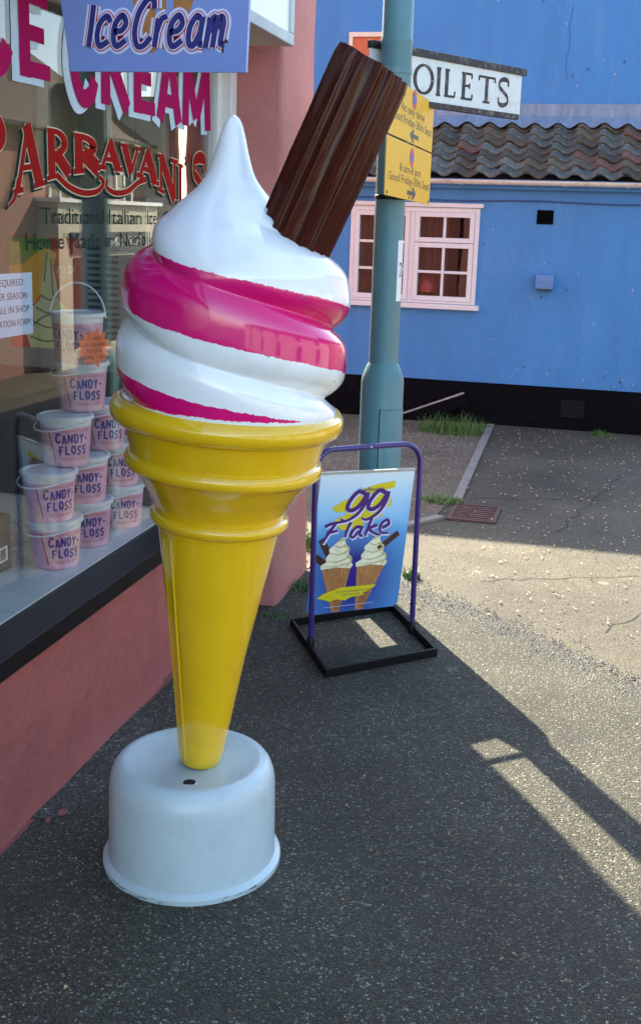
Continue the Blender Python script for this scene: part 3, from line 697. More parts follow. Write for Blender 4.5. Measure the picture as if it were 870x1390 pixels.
for i in range(NS + 1):
    s_ = s0 + (s1 - s0) * i / NS
    for j in range(NP):
        ph = 2 * PI * j / NP
        t = (ph - PI) % (2 * PI)                 # 0 at the left edge, pi/2 in front, pi at the right edge
        # crease (two starts): height where the groove runs
        u = (s_ - 1.497 + 0.311 * t / (2 * PI)) / D_
        f_ = abs(math.sin(PI * u))
        amp = 0.042 * (0.20 + 0.80 * abs(math.cos(t)) ** 1.3)
        fade = max(0.0, min(1.0, (1.565 - s_) / 0.06)) * max(0.0, min(1.0, (s_ - 1.11) / 0.05))
        r = lerp_tab(RT, s_ + 0.018 * math.cos(t) * 0 )
        r = r + 0.004 * fade - amp * fade * (1 - f_) ** 1.9 * min(1, r / 0.15)
        c = lerp_tab(CT, s_)
        vs.append(B0 + AX * s_ + XA * c + (XA * math.cos(ph) + YA * math.sin(ph)) * r)
        # painted stripe: signed distance (m) inside the stripe, measured along the axis
        drop = PW * t / (2 * PI) + 0.019 * (math.cos(t) - 1)
        up = 1.503 - drop; wdt = 0.122 + 0.022 * t / PI if t <= PI else 0.144 - 0.022 * (t - PI) / PI
        best = -1.0
        for k in (-1, 0, 1, 2):
            hi = up - k * PW; lo = hi - wdt
            if k == 1: hi += 0.046
            if hi > 1.53: continue
            best = max(best, min(hi - s_, s_ - lo))
        best = min(best, s_ - 1.1508)
        pk.append(best)
F = [(i*NP+j, i*NP+(j+1) % NP, (i+1)*NP+(j+1) % NP, (i+1)*NP+j) for i in range(NS) for j in range(NP)]
F.append([NS * NP + j for j in range(NP)])
ms = bpy.data.materials.new('striped_gelcoat'); ms.use_nodes = True
t_ = ms.node_tree; N_ = t_.nodes; L_ = t_.links; b_ = N_['Principled BSDF']
b_.inputs['Roughness'].default_value = 0.14; b_.inputs['Coat Weight'].default_value = 0.5; b_.inputs['Coat Roughness'].default_value = 0.05
at = N_.new('ShaderNodeAttribute'); at.attribute_name = 'stripe'
tc_ = N_.new('ShaderNodeTexCoord'); nz = N_.new('ShaderNodeTexNoise'); nz.inputs['Scale'].default_value = 90; nz.inputs['Detail'].default_value = 5; nz.inputs['Roughness'].default_value = 0.7
L_.new(tc_.outputs['Object'], nz.inputs['Vector'])
nb = N_.new('ShaderNodeTexNoise'); nb.inputs['Scale'].default_value = 14; L_.new(tc_.outputs['Object'], nb.inputs['Vector'])
mm = N_.new('ShaderNodeMath'); mm.operation = 'MULTIPLY'; L_.new(nz.outputs['Fac'], mm.inputs[0]); L_.new(nb.outputs['Fac'], mm.inputs[1])
ma = N_.new('ShaderNodeMath'); ma.operation = 'MULTIPLY_ADD'; ma.inputs[1].default_value = 0.019; ma.inputs[2].default_value = -0.0047
L_.new(mm.outputs[0], ma.inputs[0])
ad = N_.new('ShaderNodeMath'); ad.operation = 'SUBTRACT'; L_.new(at.outputs['Fac'], ad.inputs[0]); L_.new(ma.outputs[0], ad.inputs[1])
mr_ = N_.new('ShaderNodeMapRange'); mr_.inputs['From Min'].default_value = -0.0004; mr_.inputs['From Max'].default_value = 0.0004
L_.new(ad.outputs[0], mr_.inputs['Value'])
vw = N_.new('ShaderNodeValToRGB'); vw.color_ramp.elements[0].color = (0.76, 0.81, 0.82, 1); vw.color_ramp.elements[1].color = (0.81, 0.87, 0.88, 1)
vw.color_ramp.elements[0].position = 0.3; vw.color_ramp.elements[1].position = 0.5; L_.new(nb.outputs['Fac'], vw.inputs['Fac'])
mx_ = N_.new('ShaderNodeMix'); mx_.data_type = 'RGBA'; L_.new(mr_.outputs[0], mx_.inputs['Factor']); L_.new(vw.outputs[0], mx_.inputs['A'])
mx_.inputs['B'].default_value = (0.66, 0.005, 0.165, 1)
ch = N_.new('ShaderNodeTexVoronoi'); ch.inputs['Scale'].default_value = 21; L_.new(tc_.outputs['Object'], ch.inputs['Vector'])
cs_ = N_.new('ShaderNodeSeparateColor'); L_.new(ch.outputs['Color'], cs_.inputs['Color'])
c1 = N_.new('ShaderNodeMath'); c1.operation = 'GREATER_THAN'; c1.inputs[1].default_value = 0.90; L_.new(cs_.outputs[0], c1.inputs[0])
c2 = N_.new('ShaderNodeMath'); c2.operation = 'LESS_THAN'; c2.inputs[1].default_value = 0.065; L_.new(ch.outputs['Distance'], c2.inputs[0])
c3 = N_.new('ShaderNodeMath'); c3.operation = 'MULTIPLY'; L_.new(c1.outputs[0], c3.inputs[0]); L_.new(c2.outputs[0], c3.inputs[1])
m4 = N_.new('ShaderNodeMix'); m4.data_type = 'RGBA'; L_.new(c3.outputs[0], m4.inputs['Factor']); L_.new(mx_.outputs['Result'], m4.inputs['A']); m4.inputs['B'].default_value = (0.16, 0.15, 0.13, 1)
L_.new(m4.outputs['Result'], b_.inputs['Base Color'])
mb = MB().add(vs, F)
sw = part('ice_cream_swirl', mb, ms, cone, smooth=True, angle=80)
a_ = sw.data.attributes.new('stripe', 'FLOAT', 'POINT'); a_.data.foreach_set('value', pk)
# flake bar
FB = Vector((-0.690, 2.328, 1.405)); FT = Vector((-0.497, 2.358, 1.857)); FA = (FT - FB).normalized(); FL = (FT - FB).length
X2 = (Vector((1, 0, 0)) - FA * FA.x).normalized(); Y2 = FA.cross(X2)
vs = []; NPH = 168; NL = 24
rr = random.Random(11); ridge = [rr.uniform(0.8, 1.15) for _ in range(24)]
for i in range(NL + 1):
    for j in range(NPH):
        ph = 2 * PI * j / NPH; k = (ph + 0.04 * math.sin(3 * ph + 1) + 0.02 * math.sin(7 * ph)) / (2 * PI) * 16
        g = (0.5 + 0.5 * math.cos(2 * PI * k)) ** 2.2
        r = 0.0755 + 0.0090 * g * ridge[int(k) % 16] + 0.0008 * noise.noise(Vector((math.cos(ph) * 6, math.sin(ph) * 6, i * 0.9)))
        r += 0.0006 * noise.noise(Vector((math.cos(ph) * 7, math.sin(ph) * 7, i * 0.22)))
        e = i / NL; r *= 1.0 + 0.02 * (e - 0.5)
        if i == NL: r -= 0.004
        l = FL * min(1.0, e * 1.004) + (noise.noise(Vector((k * 0.8, 3, 1))) * 0.004 if i >= NL - 1 else 0)
        if i == NL: l += 0.003
        l -= 0.008 * math.cos(ph) * max(0, e - 0.5) * 2
        vs.append(FB + FA * l + (X2 * math.cos(ph) + Y2 * math.sin(ph)) * r)
F = [(i*NPH+j, i*NPH+(j+1) % NPH, (i+1)*NPH+(j+1) % NPH, (i+1)*NPH+j) for i in range(NL) for j in range(NPH)]
F.append([NL * NPH + j for j in range(NPH)])
part('flake_bar', MB().add(vs, F), m_choc, cone, smooth=True, angle=70)

# ================================================================== SWING SIGN
pl = Vector((-0.942, 3.748, 0)); pr = Vector((-0.614, 4.026, 0))
su = (pr - pl).normalized(); sn = Vector((su.y, -su.x, 0))         # towards the viewer
sign = thing('swing_sign', 'blue flake advert board swinging in a purple tube frame in front of the lamp post', 'sign', tuple((pl + pr) / 2))
wS = (pr - pl).length
path = []
H_ = 0.752; rc = 0.075
path += [pl + Vector((0, 0, z)) for z in (0.035, 0.2, 0.4, 0.6, H_ - rc)]
for k in range(1, 8):
    a = PI - k / 8 * PI / 2; path.append(pl + su * (rc + rc * math.cos(a)) + Vector((0, 0, H_ - rc + rc * math.sin(a))))
path.append(pl + su * (wS / 2) + Vector((0, 0, H_)))
for k in range(0, 8):
    a = PI / 2 - k / 8 * PI / 2; path.append(pl + su * (wS - rc + rc * math.cos(a)) + Vector((0, 0, H_ - rc + rc * math.sin(a))))
path += [pr + Vector((0, 0, z)) for z in (H_ - rc, 0.6, 0.4, 0.2, 0.035)]
tf = part('tube_frame', MB().tube(path, 0.0105, 14), m_purple, sign, smooth=True)
part('top_bolt', MB().lathe([(0.0045, 0), (0.0045, 0.003), (0.002, 0.004)], pl + su * (wS / 2) + Vector((0, 0, H_)) + sn * 0.0095, sn, 10), m_alu, tf, smooth=True)
# flat bar base
corn = [Vector((-0.823, 3.51, 0)), Vector((-0.492, 3.823, 0)), Vector((-0.738, 4.256, 0)), Vector((-1.069, 3.95, 0))]
ctr = sum(corn, Vector()) / 4
for k in range(4):
    a = corn[k]; b = corn[(k + 1) % 4]; t = (b - a).normalized(); n = Vector((-t.y, t.x, 0))
    fr = Frame(a, t, (0, 0, 1)); L = (b - a).length
    part('base_bar', MB().bar(fr, (-0.006 if k % 2 == 0 else 0.0062), L + (0.006 if k % 2 == 0 else -0.0062), 0.006, 0.038, -0.005, 0.005), m_black_steel, sign, bevel=0.0015)
for p_ in (pl, pr):
    part('post_socket', MB().lathe([(0.014, 0.008), (0.014, 0.050), (0.0108, 0.054)], p_, (0, 0, 1), 14, cap1=False), m_black_steel, sign, smooth=True)
# poster board, hung from the posts and swung back a little at the foot
bt = pl + su * 0.021 + Vector((0, 0, 0.662)) + sn * 0.0
tilt = Vector((-0.045, 0.022, -0.525)).normalized()
bV = -tilt; bU = (su * (wS - 0.042)) 
bU = Vector((bU.x, bU.y, -0.012)); wB = bU.length; bU.normalize()
hB = 0.545
BFm = Frame(bt + tilt * hB, bU, bV)
m_poster = bpy.data.materials.new('poster_sky_print'); m_poster.use_nodes = True
t_ = m_poster.node_tree; N_ = t_.nodes; L_ = t_.links; b_ = N_['Principled BSDF']; b_.inputs['Roughness'].default_value = 0.35
at = N_.new('ShaderNodeAttribute'); at.attribute_name = 'print'
sx = N_.new('ShaderNodeSeparateXYZ'); L_.new(at.outputs['Vector'], sx.inputs[0])
rp = N_.new('ShaderNodeValToRGB'); e = rp.color_ramp.elements
e[0].position = 0.0; e[0].color = S(85, 165, 228) + (1,); e[1].position = 1.0; e[1].color = S(215, 232, 240) + (1,)
x = e.new(0.55); x.color = S(95, 178, 236) + (1,); x = e.new(0.8); x.color = S(168, 212, 240) + (1,)
L_.new(sx.outputs['Y'], rp.inputs['Fac'])
rd = N_.new('ShaderNodeValToRGB'); e = rd.color_ramp.elements; e[0].position = 0.12; e[0].color = (1, 1, 1, 1); e[1].position = 0.60; e[1].color = (0, 0, 0, 1)
L_.new(sx.outputs['Z'], rd.inputs['Fac'])
mx_ = N_.new('ShaderNodeMix'); mx_.data_type = 'RGBA'; L_.new(rd.outputs[0], mx_.inputs['Factor']); L_.new(rp.outputs[0], mx_.inputs['A']); mx_.inputs['B'].default_value = S(38, 28, 128) + (1,)
L_.new(mx_.outputs['Result'], b_.inputs['Base Color'])
def bshape(u, v):                  # the board narrows slightly and has a rounded foot
    return u
mb = MB(); nu, nv = 24, 34
vs = []; pr_ = []
for j in range(nv + 1):
    for i in range(nu + 1):
        u = i / nu; v = j / nv
        q = 0.0
        e0 = 0.03
        if v < e0: 
            q = e0 * hB / wB * 1.2 * (1 - math.sqrt(max(0, 1 - (1 - v / e0) ** 2)))
        uu = min(max(u, q), 1 - q)
        vs.append(BFm(uu * wB, v * hB, 0)); dx = (u - 0.46) * 0.78; dy = (v - 0.30)
        pr_.append((u, v, math.sqrt((dx * 1.0) ** 2 + (dy * (0.75 if dy < 0 else 1.35)) ** 2)))
nF = nu + 1
front = [(j*nF+i, j*nF+i+1, (j+1)*nF+i+1, (j+1)*nF+i) for j in range(nv) for i in range(nu)]
off = len(vs); back = [tuple(reversed([k + off for k in f])) for f in front]
allv = vs + [p - BFm.N * 0.006 for p in vs]
rim = []
edge = [i for i in range(nF)] + [j*nF+nu for j in range(1, nv+1)] + [nv*nF+i for i in range(nu-1, -1, -1)] + [j*nF for j in range(nv-1, 0, -1)]
for a, b in zip(edge, edge[1:] + edge[:1]): rim.append((b, a, a + off, b + off))
mb.add(allv, front + back + rim)
pb = part('poster_board', mb, m_poster, sign)
a_ = pb.data.attributes.new('print', 'FLOAT_VECTOR', 'POINT')
a_.data.foreach_set('vector', [c for q in pr_ + pr_ for c in q])
part('top_rail', MB().bar(BFm, -0.002, wB + 0.002, hB - 0.001, hB + 0.008, -0.008, 0.003), m_alu, sign)
def PU(x): return x * wB
def PV(y): return y * hB
class PF:                          # poster in its own 0..1 space
    def __call__(s, u, v, w=0.0): return BFm(u * wB, v * hB, w)
pf = PF()
def pst(mb, P, wid, w, **k):       # strokes given in 0..1 space, width in metres
    mb.stroke(BFm, [(a * wB, b * hB) for a, b in P], wid, w, **k)
m_py = M('acid_yellow_print', (0.62, 0.55, 0.015), 0.35, 0.08, 20)
m_pp = M('violet_print', (0.055, 0.010, 0.17), 0.35, 0.05)
m_pl = M('lilac_outline_print', (0.62, 0.62, 0.85), 0.35, 0.05)
mb = MB()                          # brush splash behind 99, as four sweeps
for P in ([(.40,.875),(.60,.915),(.80,.935),(.80,.885),(.725,.875),(.725,.80),(.40,.79)], [(.15,.765),(.28,.815),(.45,.835),(.76,.845),(.79,.80),(.78,.755),(.70,.735),(.30,.735),(.20,.73)],
          [(.30,.74),(.70,.74),(.70,.685),(.62,.672),(.30,.665)], [(.15,.655),(.26,.70),(.62,.74),(.66,.67),(.52,.655),(.50,.615),(.28,.60),(.24,.625),(.16,.63)]):
    mb.add([pf(u, v, 0.0006 + 0.0001 * len(mb.f)) for u, v in P], [list(range(len(P)))[::-1]])
part('yellow_splash', mb, m_py, pb)
nine = lambda x: [[(x+.19,.845),(x+.10,.87),(x+.02,.81),(x+.00,.755),(x+.055,.74),(x+.13,.775),(x+.19,.845)], [(x+.20,.862),(x+.185,.79),(x+.11,.71),(x+.00,.668),(x-.06,.682)]]
FLK = [[(.12,.635),(.22,.655),(.38,.665)], [(.25,.652),(.17,.58),(.105,.515)], [(.15,.590),(.29,.600)],
       [(.45,.655),(.41,.60),(.395,.548)], [(.60,.615),(.52,.615),(.465,.565),(.50,.545),(.58,.59)], [(.605,.62),(.58,.565),(.625,.548)],
       [(.715,.675),(.685,.61),(.655,.548)], [(.80,.625),(.70,.598),(.80,.558),(.86,.552)], [(.865,.60),(.95,.622),(.93,.655),(.87,.64),(.84,.60),(.87,.565),(.97,.560)]]
FLK = [[(.10 + (a - .12) * .82, b) for a, b in P] for P in FLK]
mo = MB(); mi_ = MB()
for x_ in (.315, .535):
    for k, P in enumerate(nine(x_)):
        pst(mo, [(a + .010, b - .006) for a, b in P], 0.0215, 0.0014 + k * .0001, taper=(1, .7) if k else (1, 1)); pst(mi_, P, 0.0165, 0.0020 + k * .0001, taper=(1.1, .45) if k else (1, 1))
for k, P in enumerate(FLK):
    pst(mo, [(a + .008, b - .006) for a, b in P], 0.0165, 0.0014 + k * .00003); pst(mi_, P, 0.0118, 0.0020 + k * .00003, taper=(1.15, .7))
part('lettering_outline', mo, m_pl, pb); part('lettering', mi_, m_pp, pb)
mb = MB(); mb.text(fit(pf, "Cadbury's", .41, .69, .872, .898, 0.0026, 0.01, 0.0004), "Cadbury's")
mb.text(fit(pf, 'the only 99 made for Cadbury', .30, .74, .148, .160, 0.0030, 0.0), 'the only 99 made for Cadbury')
mb.text(fit(pf, 'ask for it by name', .36, .66, .124, .135, 0.0030, 0.0), 'ask for it by name')
part('small_print', mb, m_pp, pb)
# two printed cornets
def cornet(x, lean, s_=1):
    mw = MB(); mi2 = MB(); sh = MB(); rb = MB()
    tip = (x + .09 * lean, .02); 
    wa = [(x - .155, .325), (x + .155, .335), (x + .02 + .06 * lean, .005), (x - .06 + .06 * lean, .005)]
    mw.add([pf(u, v, 0.0008) for u, v in wa], [(3, 2, 1, 0)][::-1])
    for k in range(7):
        q = -0.13 + k * 0.043
        pst(rb, [(x + q, .325), (x + q * .5 + .03 * lean, .20), (x + q * .2 + .05 * lean, .02)], 0.0022, 0.0011 + k * .00002)
    ice = [(x-.165,.325),(x-.175,.355),(x-.115,.38),(x-.125,.41),(x-.09,.44),(x-.10,.47),(x-.05,.50),(x+.02,.545),(x+.05,.555),(x+.075,.545),(x+.055,.53),(x+.085,.49),(x+.12,.46),(x+.11,.43),(x+.155,.40),(x+.145,.37),(x+.175,.345),(x+.15,.32),(x,.335)]
    ice = [(x + (a - x) * (1 if lean > 0 else 1), b) for a, b in ice]
    mi2.add([pf(u, v, 0.0014) for u, v in ice], [list(range(len(ice)))[::-1]])
    for k, P in enumerate(([(x-.11,.385),(x,.375),(x+.13,.405)], [(x-.09,.445),(x+.01,.425),(x+.11,.455)], [(x-.05,.495),(x+.02,.48),(x+.075,.50)], [(x-.12,.345),(x,.345),(x+.14,.36)])):
        pst(sh, P, 0.0075, 0.0020 + k * .00004, taper=(.4, 1))
    for k, P in enumerate(([(x+.10,.33),(x+.15,.38),(x+.10,.42)], [(x+.07,.43),(x+.11,.465),(x+.05,.49)], [(x-.02,.52),(x+.05,.54)])):
        pst(sh, P, 0.010, 0.0016 + k * .00004, taper=(.5, 1))
    return mw, rb, mi2, sh
m_waf = M('cornet_print', (0.42, 0.20, 0.07), 0.35, 0.25, 60); m_wafd = M('cornet_line_print', (0.24, 0.10, 0.035), 0.35, 0.2, 40)
m_icp = M('vanilla_print', (0.78, 0.77, 0.56), 0.35, 0.12, 30); m_icd = M('vanilla_tone_print', (0.50, 0.47, 0.20), 0.35, 0.2, 30)
m_flp = M('chocolate_print', (0.055, 0.018, 0.015), 0.35, 0.3, 50)
for x_, le in ((.27, 1), (.645, -1)):
    A_ = cornet(x_, le)
    for mbx, nm, mt in zip(A_, ('cornet_picture', 'cornet_rib', 'vanilla_swirl', 'swirl_tone'), (m_waf, m_wafd, m_icp, m_icd)): part(nm, mbx, mt, pb)
for k, P in enumerate(([(.075,.545),(.20,.40)], [(.03,.425),(.19,.335)], [(.905,.555),(.70,.445)])):
    mb = MB(); pst(mb, P, 0.026 - 0.003 * (k == 2), 0.0012 + k * .0001, smooth=False); part('flake_picture', mb, m_flp, pb)
mb = MB(); P = [(.09,.118),(.16,.15),(.34,.185),(.72,.185),(.70,.165),(.66,.145),(.60,.135),(.60,.115),(.46,.105),(.40,.085),(.30,.10),(.24,.085),(.16,.105)]
mb.add([pf(u, v, 0.0024) for u, v in P], [list(range(len(P)))[::-1]]); part('yellow_flash', mb, m_py, pb)
mb = MB(); pst(mb, [(.18, .045), (.72, .05)], 0.0018, 0.0024, smooth=False); part('foot_line', mb, m_pl, pb)

# ================================================================== LAMP POST
LP = Vector((-0.828, 4.335, 0))
lamp = thing('lamp_post', 'teal grey steel lamp post with wide foot behind the swing sign', 'lamp post', tuple(LP))
part('foot_column', MB().lathe([(0.086, 0.0), (0.0845, 0.01), (0.0845, 0.925), (0.082, 0.945), (0.066, 0.988), (0.059, 1.0)], LP, (0, 0, 1), 40), m_post, lamp, smooth=True)
part('shaft', MB().lathe([(0.0575, 0.99), (0.0575, 2.18), (0.060, 2.19), (0.060, 2.20), (0.0572, 2.21), (0.053, 3.6), (0.046, 5.2)], LP, (0, 0, 1), 36), m_post, lamp, smooth=True)
mb = MB(); L_ = []
for z in (0.30, 0.55, 0.82):
    for h in (0.0015, 0.0065):
        pass
a0, a1 = -1.42, -0.22; seg = 12
inner = []; 
for z in (0.28, 0.825):
    for k in range(seg + 1):
        a = a0 + (a1 - a0) * k / seg
        for r in (0.083, 0.0935): inner.append(LP + Vector((math.cos(a) * r, math.sin(a) * r, z)))
n2 = (seg + 1) * 2; F = []
for k in range(seg):
    i = 2 * k
    F += [(i + 1, i + 3, n2 + i + 3, n2 + i + 1), (n2 + i, n2 + i + 1, n2 + i + 3, n2 + i + 2), (i, i + 2, i + 3, i + 1)]
F += [(0, 1, n2 + 1, n2), (2 * seg + 1, 2 * seg, n2 + 2 * seg, n2 + 2 * seg + 1)]
door = part('access_door', mb.add(inner, F), m_post, lamp, smooth=True, angle=30)
part('door_gap', MB().add([LP + Vector((math.cos(a) * .0856, math.sin(a) * .0856, z)) for z in (.275, .83) for a in (a0 - .045, a0 - .0)], [(0, 1, 3, 2)]), m_pit, door)
part('door_lock', MB().lathe([(0.006, 0), (0.006, 0.003), (0.003, 0.003)], LP + Vector((math.cos(-1.32), math.sin(-1.32), 0)) * 0.089 + Vector((0, 0, 0.77)), (math.cos(-1.32), math.sin(-1.32), 0), 10), m_black_steel, door)
# lantern and bracket arm, above the picture
mb = MB().tube([LP + Vector(p) for p in ((0, 0, 5.15), (0.02, -0.02, 5.4), (0.15, -0.12, 5.6), (0.5, -0.4, 5.68))], 0.025, 10); part('arm', mb, m_post, lamp, smooth=True)
mb = MB().lathe([(0.02, -0.25), (0.07, -0.2), (0.095, 0.05), (0.08, 0.25), (0.02, 0.3)], LP + Vector((0.7, -0.56, 5.67)), (0.78, -0.62, 0.05), 16); part('lantern', mb, m_alu, lamp, smooth=True)
# numbered sticker
stf = MB(); q = []
for z in (1.245, 1.475):
    for k in range(7):
        a = -0.62 + 0.62 * k / 6 - 0.05; q.append(LP + Vector((math.cos(a) * 0.0582, math.sin(a) * 0.0582, z)))
stk = part('number_sticker', stf.add(q, [(k, k + 1, 8 + k, 7 + k) for k in range(6)]), M('white_sticker', (0.74, 0.76, 0.74), 0.5), lamp, smooth=True)
def onpost(u, v, w=0.0):
    a = -0.34 + u / 0.0586; return LP + Vector((math.cos(a) * 0.0588, math.sin(a) * 0.0588, v))
part('digit', MB().text(fit(None, '2', -0.010, 0.012, 1.335, 1.395, 0, 0.03, 0, onpost), '2'), m_black_print, stk)

# ================================================================== PARKING PLATES
PD = Vector((0.054, 0.9985, 0)); PNn = Vector((PD.y, -PD.x, 0))
p0 = LP + PNn * 0.074
def plate(name, label, z0, z1, lines, arrow, tl):
    th = thing(name, label, 'parking sign', tuple(p0 + Vector((0, 0, z0))), 'yellow parking plates on the lamp post')
    u0, u1 = -0.385, 0.365
    slope = -0.028
    fr = Frame(p0 + Vector((0, 0, 0)), PD + Vector((0, 0, slope)), (0, 0, 1))
    pp = part('plate', MB().bar(fr, u0, u1, z0 + 0.0025, z1, -0.003, 0), m_plate_y, th, bevel=0.001); part('plate_back', MB().bar(fr, u0 + .002, u1 - .002, z0 + 0.0045, z1 - .002, -0.0046, -0.0032), m_alu, th)
    mb = MB()
    for s_, a, b, v0, v1 in lines: mb.text(fit(fr, s_, a, b, z0 + v0, z0 + v1, 0.0006, 0.012), s_)
    part('lettering', mb, m_black_print, pp)
    d = 1 if arrow == 'R' else -1; v = z0 + 0.030; c = 0.03
    P = [(-.075, -.008), (.02, -.008), (-.005, -.022), (.03, -.022), (.075, 0), (.03, .022), (-.005, .022), (.02, .008), (-.075, .008)]
    P = [(c + a * d, v + b) for a, b in P]
    if d > 0: pass
    else: P = P[::-1]
    part('arrow', MB().sheet(fr, P, 0.0007), m_black_print, pp)
    cv = z0 + 0.160
    part('roundel', MB().lathe([(0.036, 0), (0.036, 0.0006)], fr(c - 0.02, cv, 0.0002), fr.N, 24), M('red_roundel', (0.50, 0.03, 0.03), 0.4), pp)
    for k_ in range(1): 
        o_ = MB(); o_.add([fr(c - 0.02 + math.cos(2*PI*i/24) * 0.030, cv + math.sin(2*PI*i/24) * 0.018 * 0.98, 0.0012) for i in range(24)], [list(range(24))])
        part('roundel_field', o_, M('blue_roundel', (0.05, 0.06, 0.36), 0.4), pp)
    part('clip', MB().bar(fr, -0.05, 0.05, z0 + 0.06, z0 + 0.12, -0.03, -0.0035), m_alu, th)
    for u in (u0 + 0.03, -0.01, u1 - 0.03):
        part('rivet', MB().lathe([(0.006, 0), (0.005, 0.0025)], fr(u, (z0 + 0.014) if tl else (z1 - 0.014), 0), fr.N, 8), m_rust, pp)
plate('parking_plate', 'upper yellow parking plate with left arrow and words At any time', 1.830, 2.022, [('At any time', -0.20, 0.20, 0.100, 0.130), ('Good Friday-30th Sept', -0.345, 0.340, 0.060, 0.090)], 'L', False)
plate('parking_plate', 'lower yellow parking plate with right arrow and words 8 am-8 pm', 1.622, 1.826, [('8 am-8 pm', -0.18, 0.17, 0.098, 0.128), ('Good Friday-30th Sept', -0.345, 0.340, 0.058, 0.088)], 'R', True)
part('mast_band', MB().lathe([(0.0572, 0), (0.0605, 0.002), (0.0605, 0.016), (0.0572, 0.018)], LP + Vector((0, 0, 1.625)), (0, 0, 1), 28, cap0=False, cap1=False), m_black_steel, lamp, smooth=True)
part('mast_band', MB().lathe([(0.0572, 0), (0.0605, 0.002), (0.0605, 0.016), (0.0572, 0.018)], LP + Vector((0, 0, 1.99)), (0, 0, 1), 28, cap0=False, cap1=False), m_post, lamp, smooth=True)

# ================================================================== TOILETS FINGER SIGN
TD = Vector((0.516, 0.857, 0)).normalized(); TN = Vector((TD.y, -TD.x, 0))
t0 = LP - TN * 0.066 + Vector((0, 0, 2.010))
toi = thing('finger_sign', 'white toilets finger sign with black edges at the top of the lamp post', 'sign', tuple(t0))
tf_ = Frame(t0, TD, (0, 0, 1))
tp = part('sign_panel', MB().bar(tf_, -0.07, 0.885, 0.0, 0.160, -0.010, 0), M('worn_white_enamel', (0.62, 0.66, 0.64), 0.5, 0.06, 8, 0.05, 40, stain=(0.34, 0.36, 0.34), stain_amt=0.6, stain_scale=14), toi, bevel=0.001)
m_edge = M('black_edge_paint', (0.012, 0.012, 0.013), 0.5, 0.3, 9, stain=(0.30, 0.30, 0.28), stain_amt=0.6, stain_scale=30)
mb = MB().bar(tf_, -0.07, 0.908, 0.1602, 0.188, -0.018, 0.008); part('top_strip', mb, m_edge, toi, bevel=0.001)
mb = MB().bar(tf_, -0.07, 0.868, -0.022, -0.0002, -0.018, 0.008); part('bottom_strip', mb, m_edge, toi, bevel=0.001)
mb = MB()
for ch, ua, ub in (('T', .045, .160), ('O', .178, .298), ('I', .305, .353), ('L', .360, .442), ('E', .466, .557), ('T', .582, .702), ('S', .712, .806)):
    letter(mb, tf_, ch, ua, ub, 0.028, 0.132, 0.028, 0.132, 0.0008, thick=0.022 / (ub - ua), thin=0.0095 / (ub - ua))
part('lettering', mb, m_edge, tp)
part('mount', MB().bar(tf_, -0.06, 0.06, 0.03, 0.13, -0.012, -0.0102).lathe([(0.0605, 0), (0.0605, 0.02)], LP + Vector((0, 0, 2.08)), (0, 0, 1), 28, cap0=False, cap1=False), m_post, toi)

# ================================================================== BLUE HOUSE
house = thing('blue_house', 'cornflower blue rendered building with pantiled lean-to and black plinth', 'house', (-1.0, 8.8, 0))
HX0, HX1, HY = -4.5, 0.55, 8.8
WX0, WX1, WZ0, WZ1 = -1.985, -0.98, 0.925, 1.655
mb = MB(); hf = Frame((0, HY, 0), (1, 0, 0), (0, 0, 1))          # faces -Y
def hole_wall(mb):
    for (u0, u1, v0, v1) in ((HX0, WX0, .325, 1.95), (WX1, HX1, .325, 1.95), (WX0, WX1, .325, WZ0), (WX0, WX1, WZ1, 1.95)):
        rough_grid(mb, hf, u0, u1, v0, v1, 0.09, 0.0035, 3.0)
    for a, b in (((WX0, HY - .001, WZ0), (WX0, HY + .2, WZ1)), ((WX1, HY - .001, WZ0), (WX1, HY + .2, WZ1))):
        x_ = a[0]; mb.add([(x_, HY, WZ0), (x_, HY + .2, WZ0), (x_, HY + .2, WZ1), (x_, HY, WZ1)], [(0, 1, 2, 3)])
    for z in (WZ0, WZ1): mb.add([(WX0, HY, z), (WX1, HY, z), (WX1, HY + .2, z), (WX0, HY + .2, z)], [(0, 1, 2, 3)])
hole_wall(mb)
mb.add([(HX1, HY, .325), (HX1, 9.42, .325), (HX1, 9.42, 2.35), (HX1, HY, 1.95)], [(0, 1, 2, 3)])
part('front_wall', mb, m_blue_wall, house, smooth=True, angle=40)
part('plinth', rough_grid(MB(), Frame((0, HY - .012, 0), (1, 0, 0), (0, 0, 1)), HX0, HX1, -0.05, 0.327, 0.09, 0.004, 3.0).add([(HX0, HY - .012, .327), (HX1, HY - .012, .327), (HX1, HY + .05, .327), (HX0, HY + .05, .327)], [(0, 1, 2, 3)]).box((HX1 - .02, HY - .0115, -.05), (HX1 + .012, 9.42, .327)), m_plinth, house, smooth=True, angle=40)
UY = 9.42; UTOP = 3.47
mb = MB(); uf = Frame((0, UY, 0), (1, 0, 0), (0, 0, 1))
rough_grid(mb, uf, HX0, 0.56, 2.2, UTOP, 0.12, 0.005, 2.5); mb.box((HX0, UY + .01, 0), (0.56, 13.5, UTOP - .005))
part('upper_wall', mb, m_blue_wall, house, smooth=True, angle=40)
fr = Frame((0, UY - .10, UTOP), (0, 1, 0), (0, 0, 1))
mb = MB(); mb.prism(Frame((HX0 - .1, 0, 0), (0, 1, 0), (0, 0, 1)), [(UY - .04, UTOP), (11.4, UTOP + .75), (13.6, UTOP + .0), (13.6, UTOP - .003)], 0, 5.25)
part('main_roof', mb, m_tile, house)
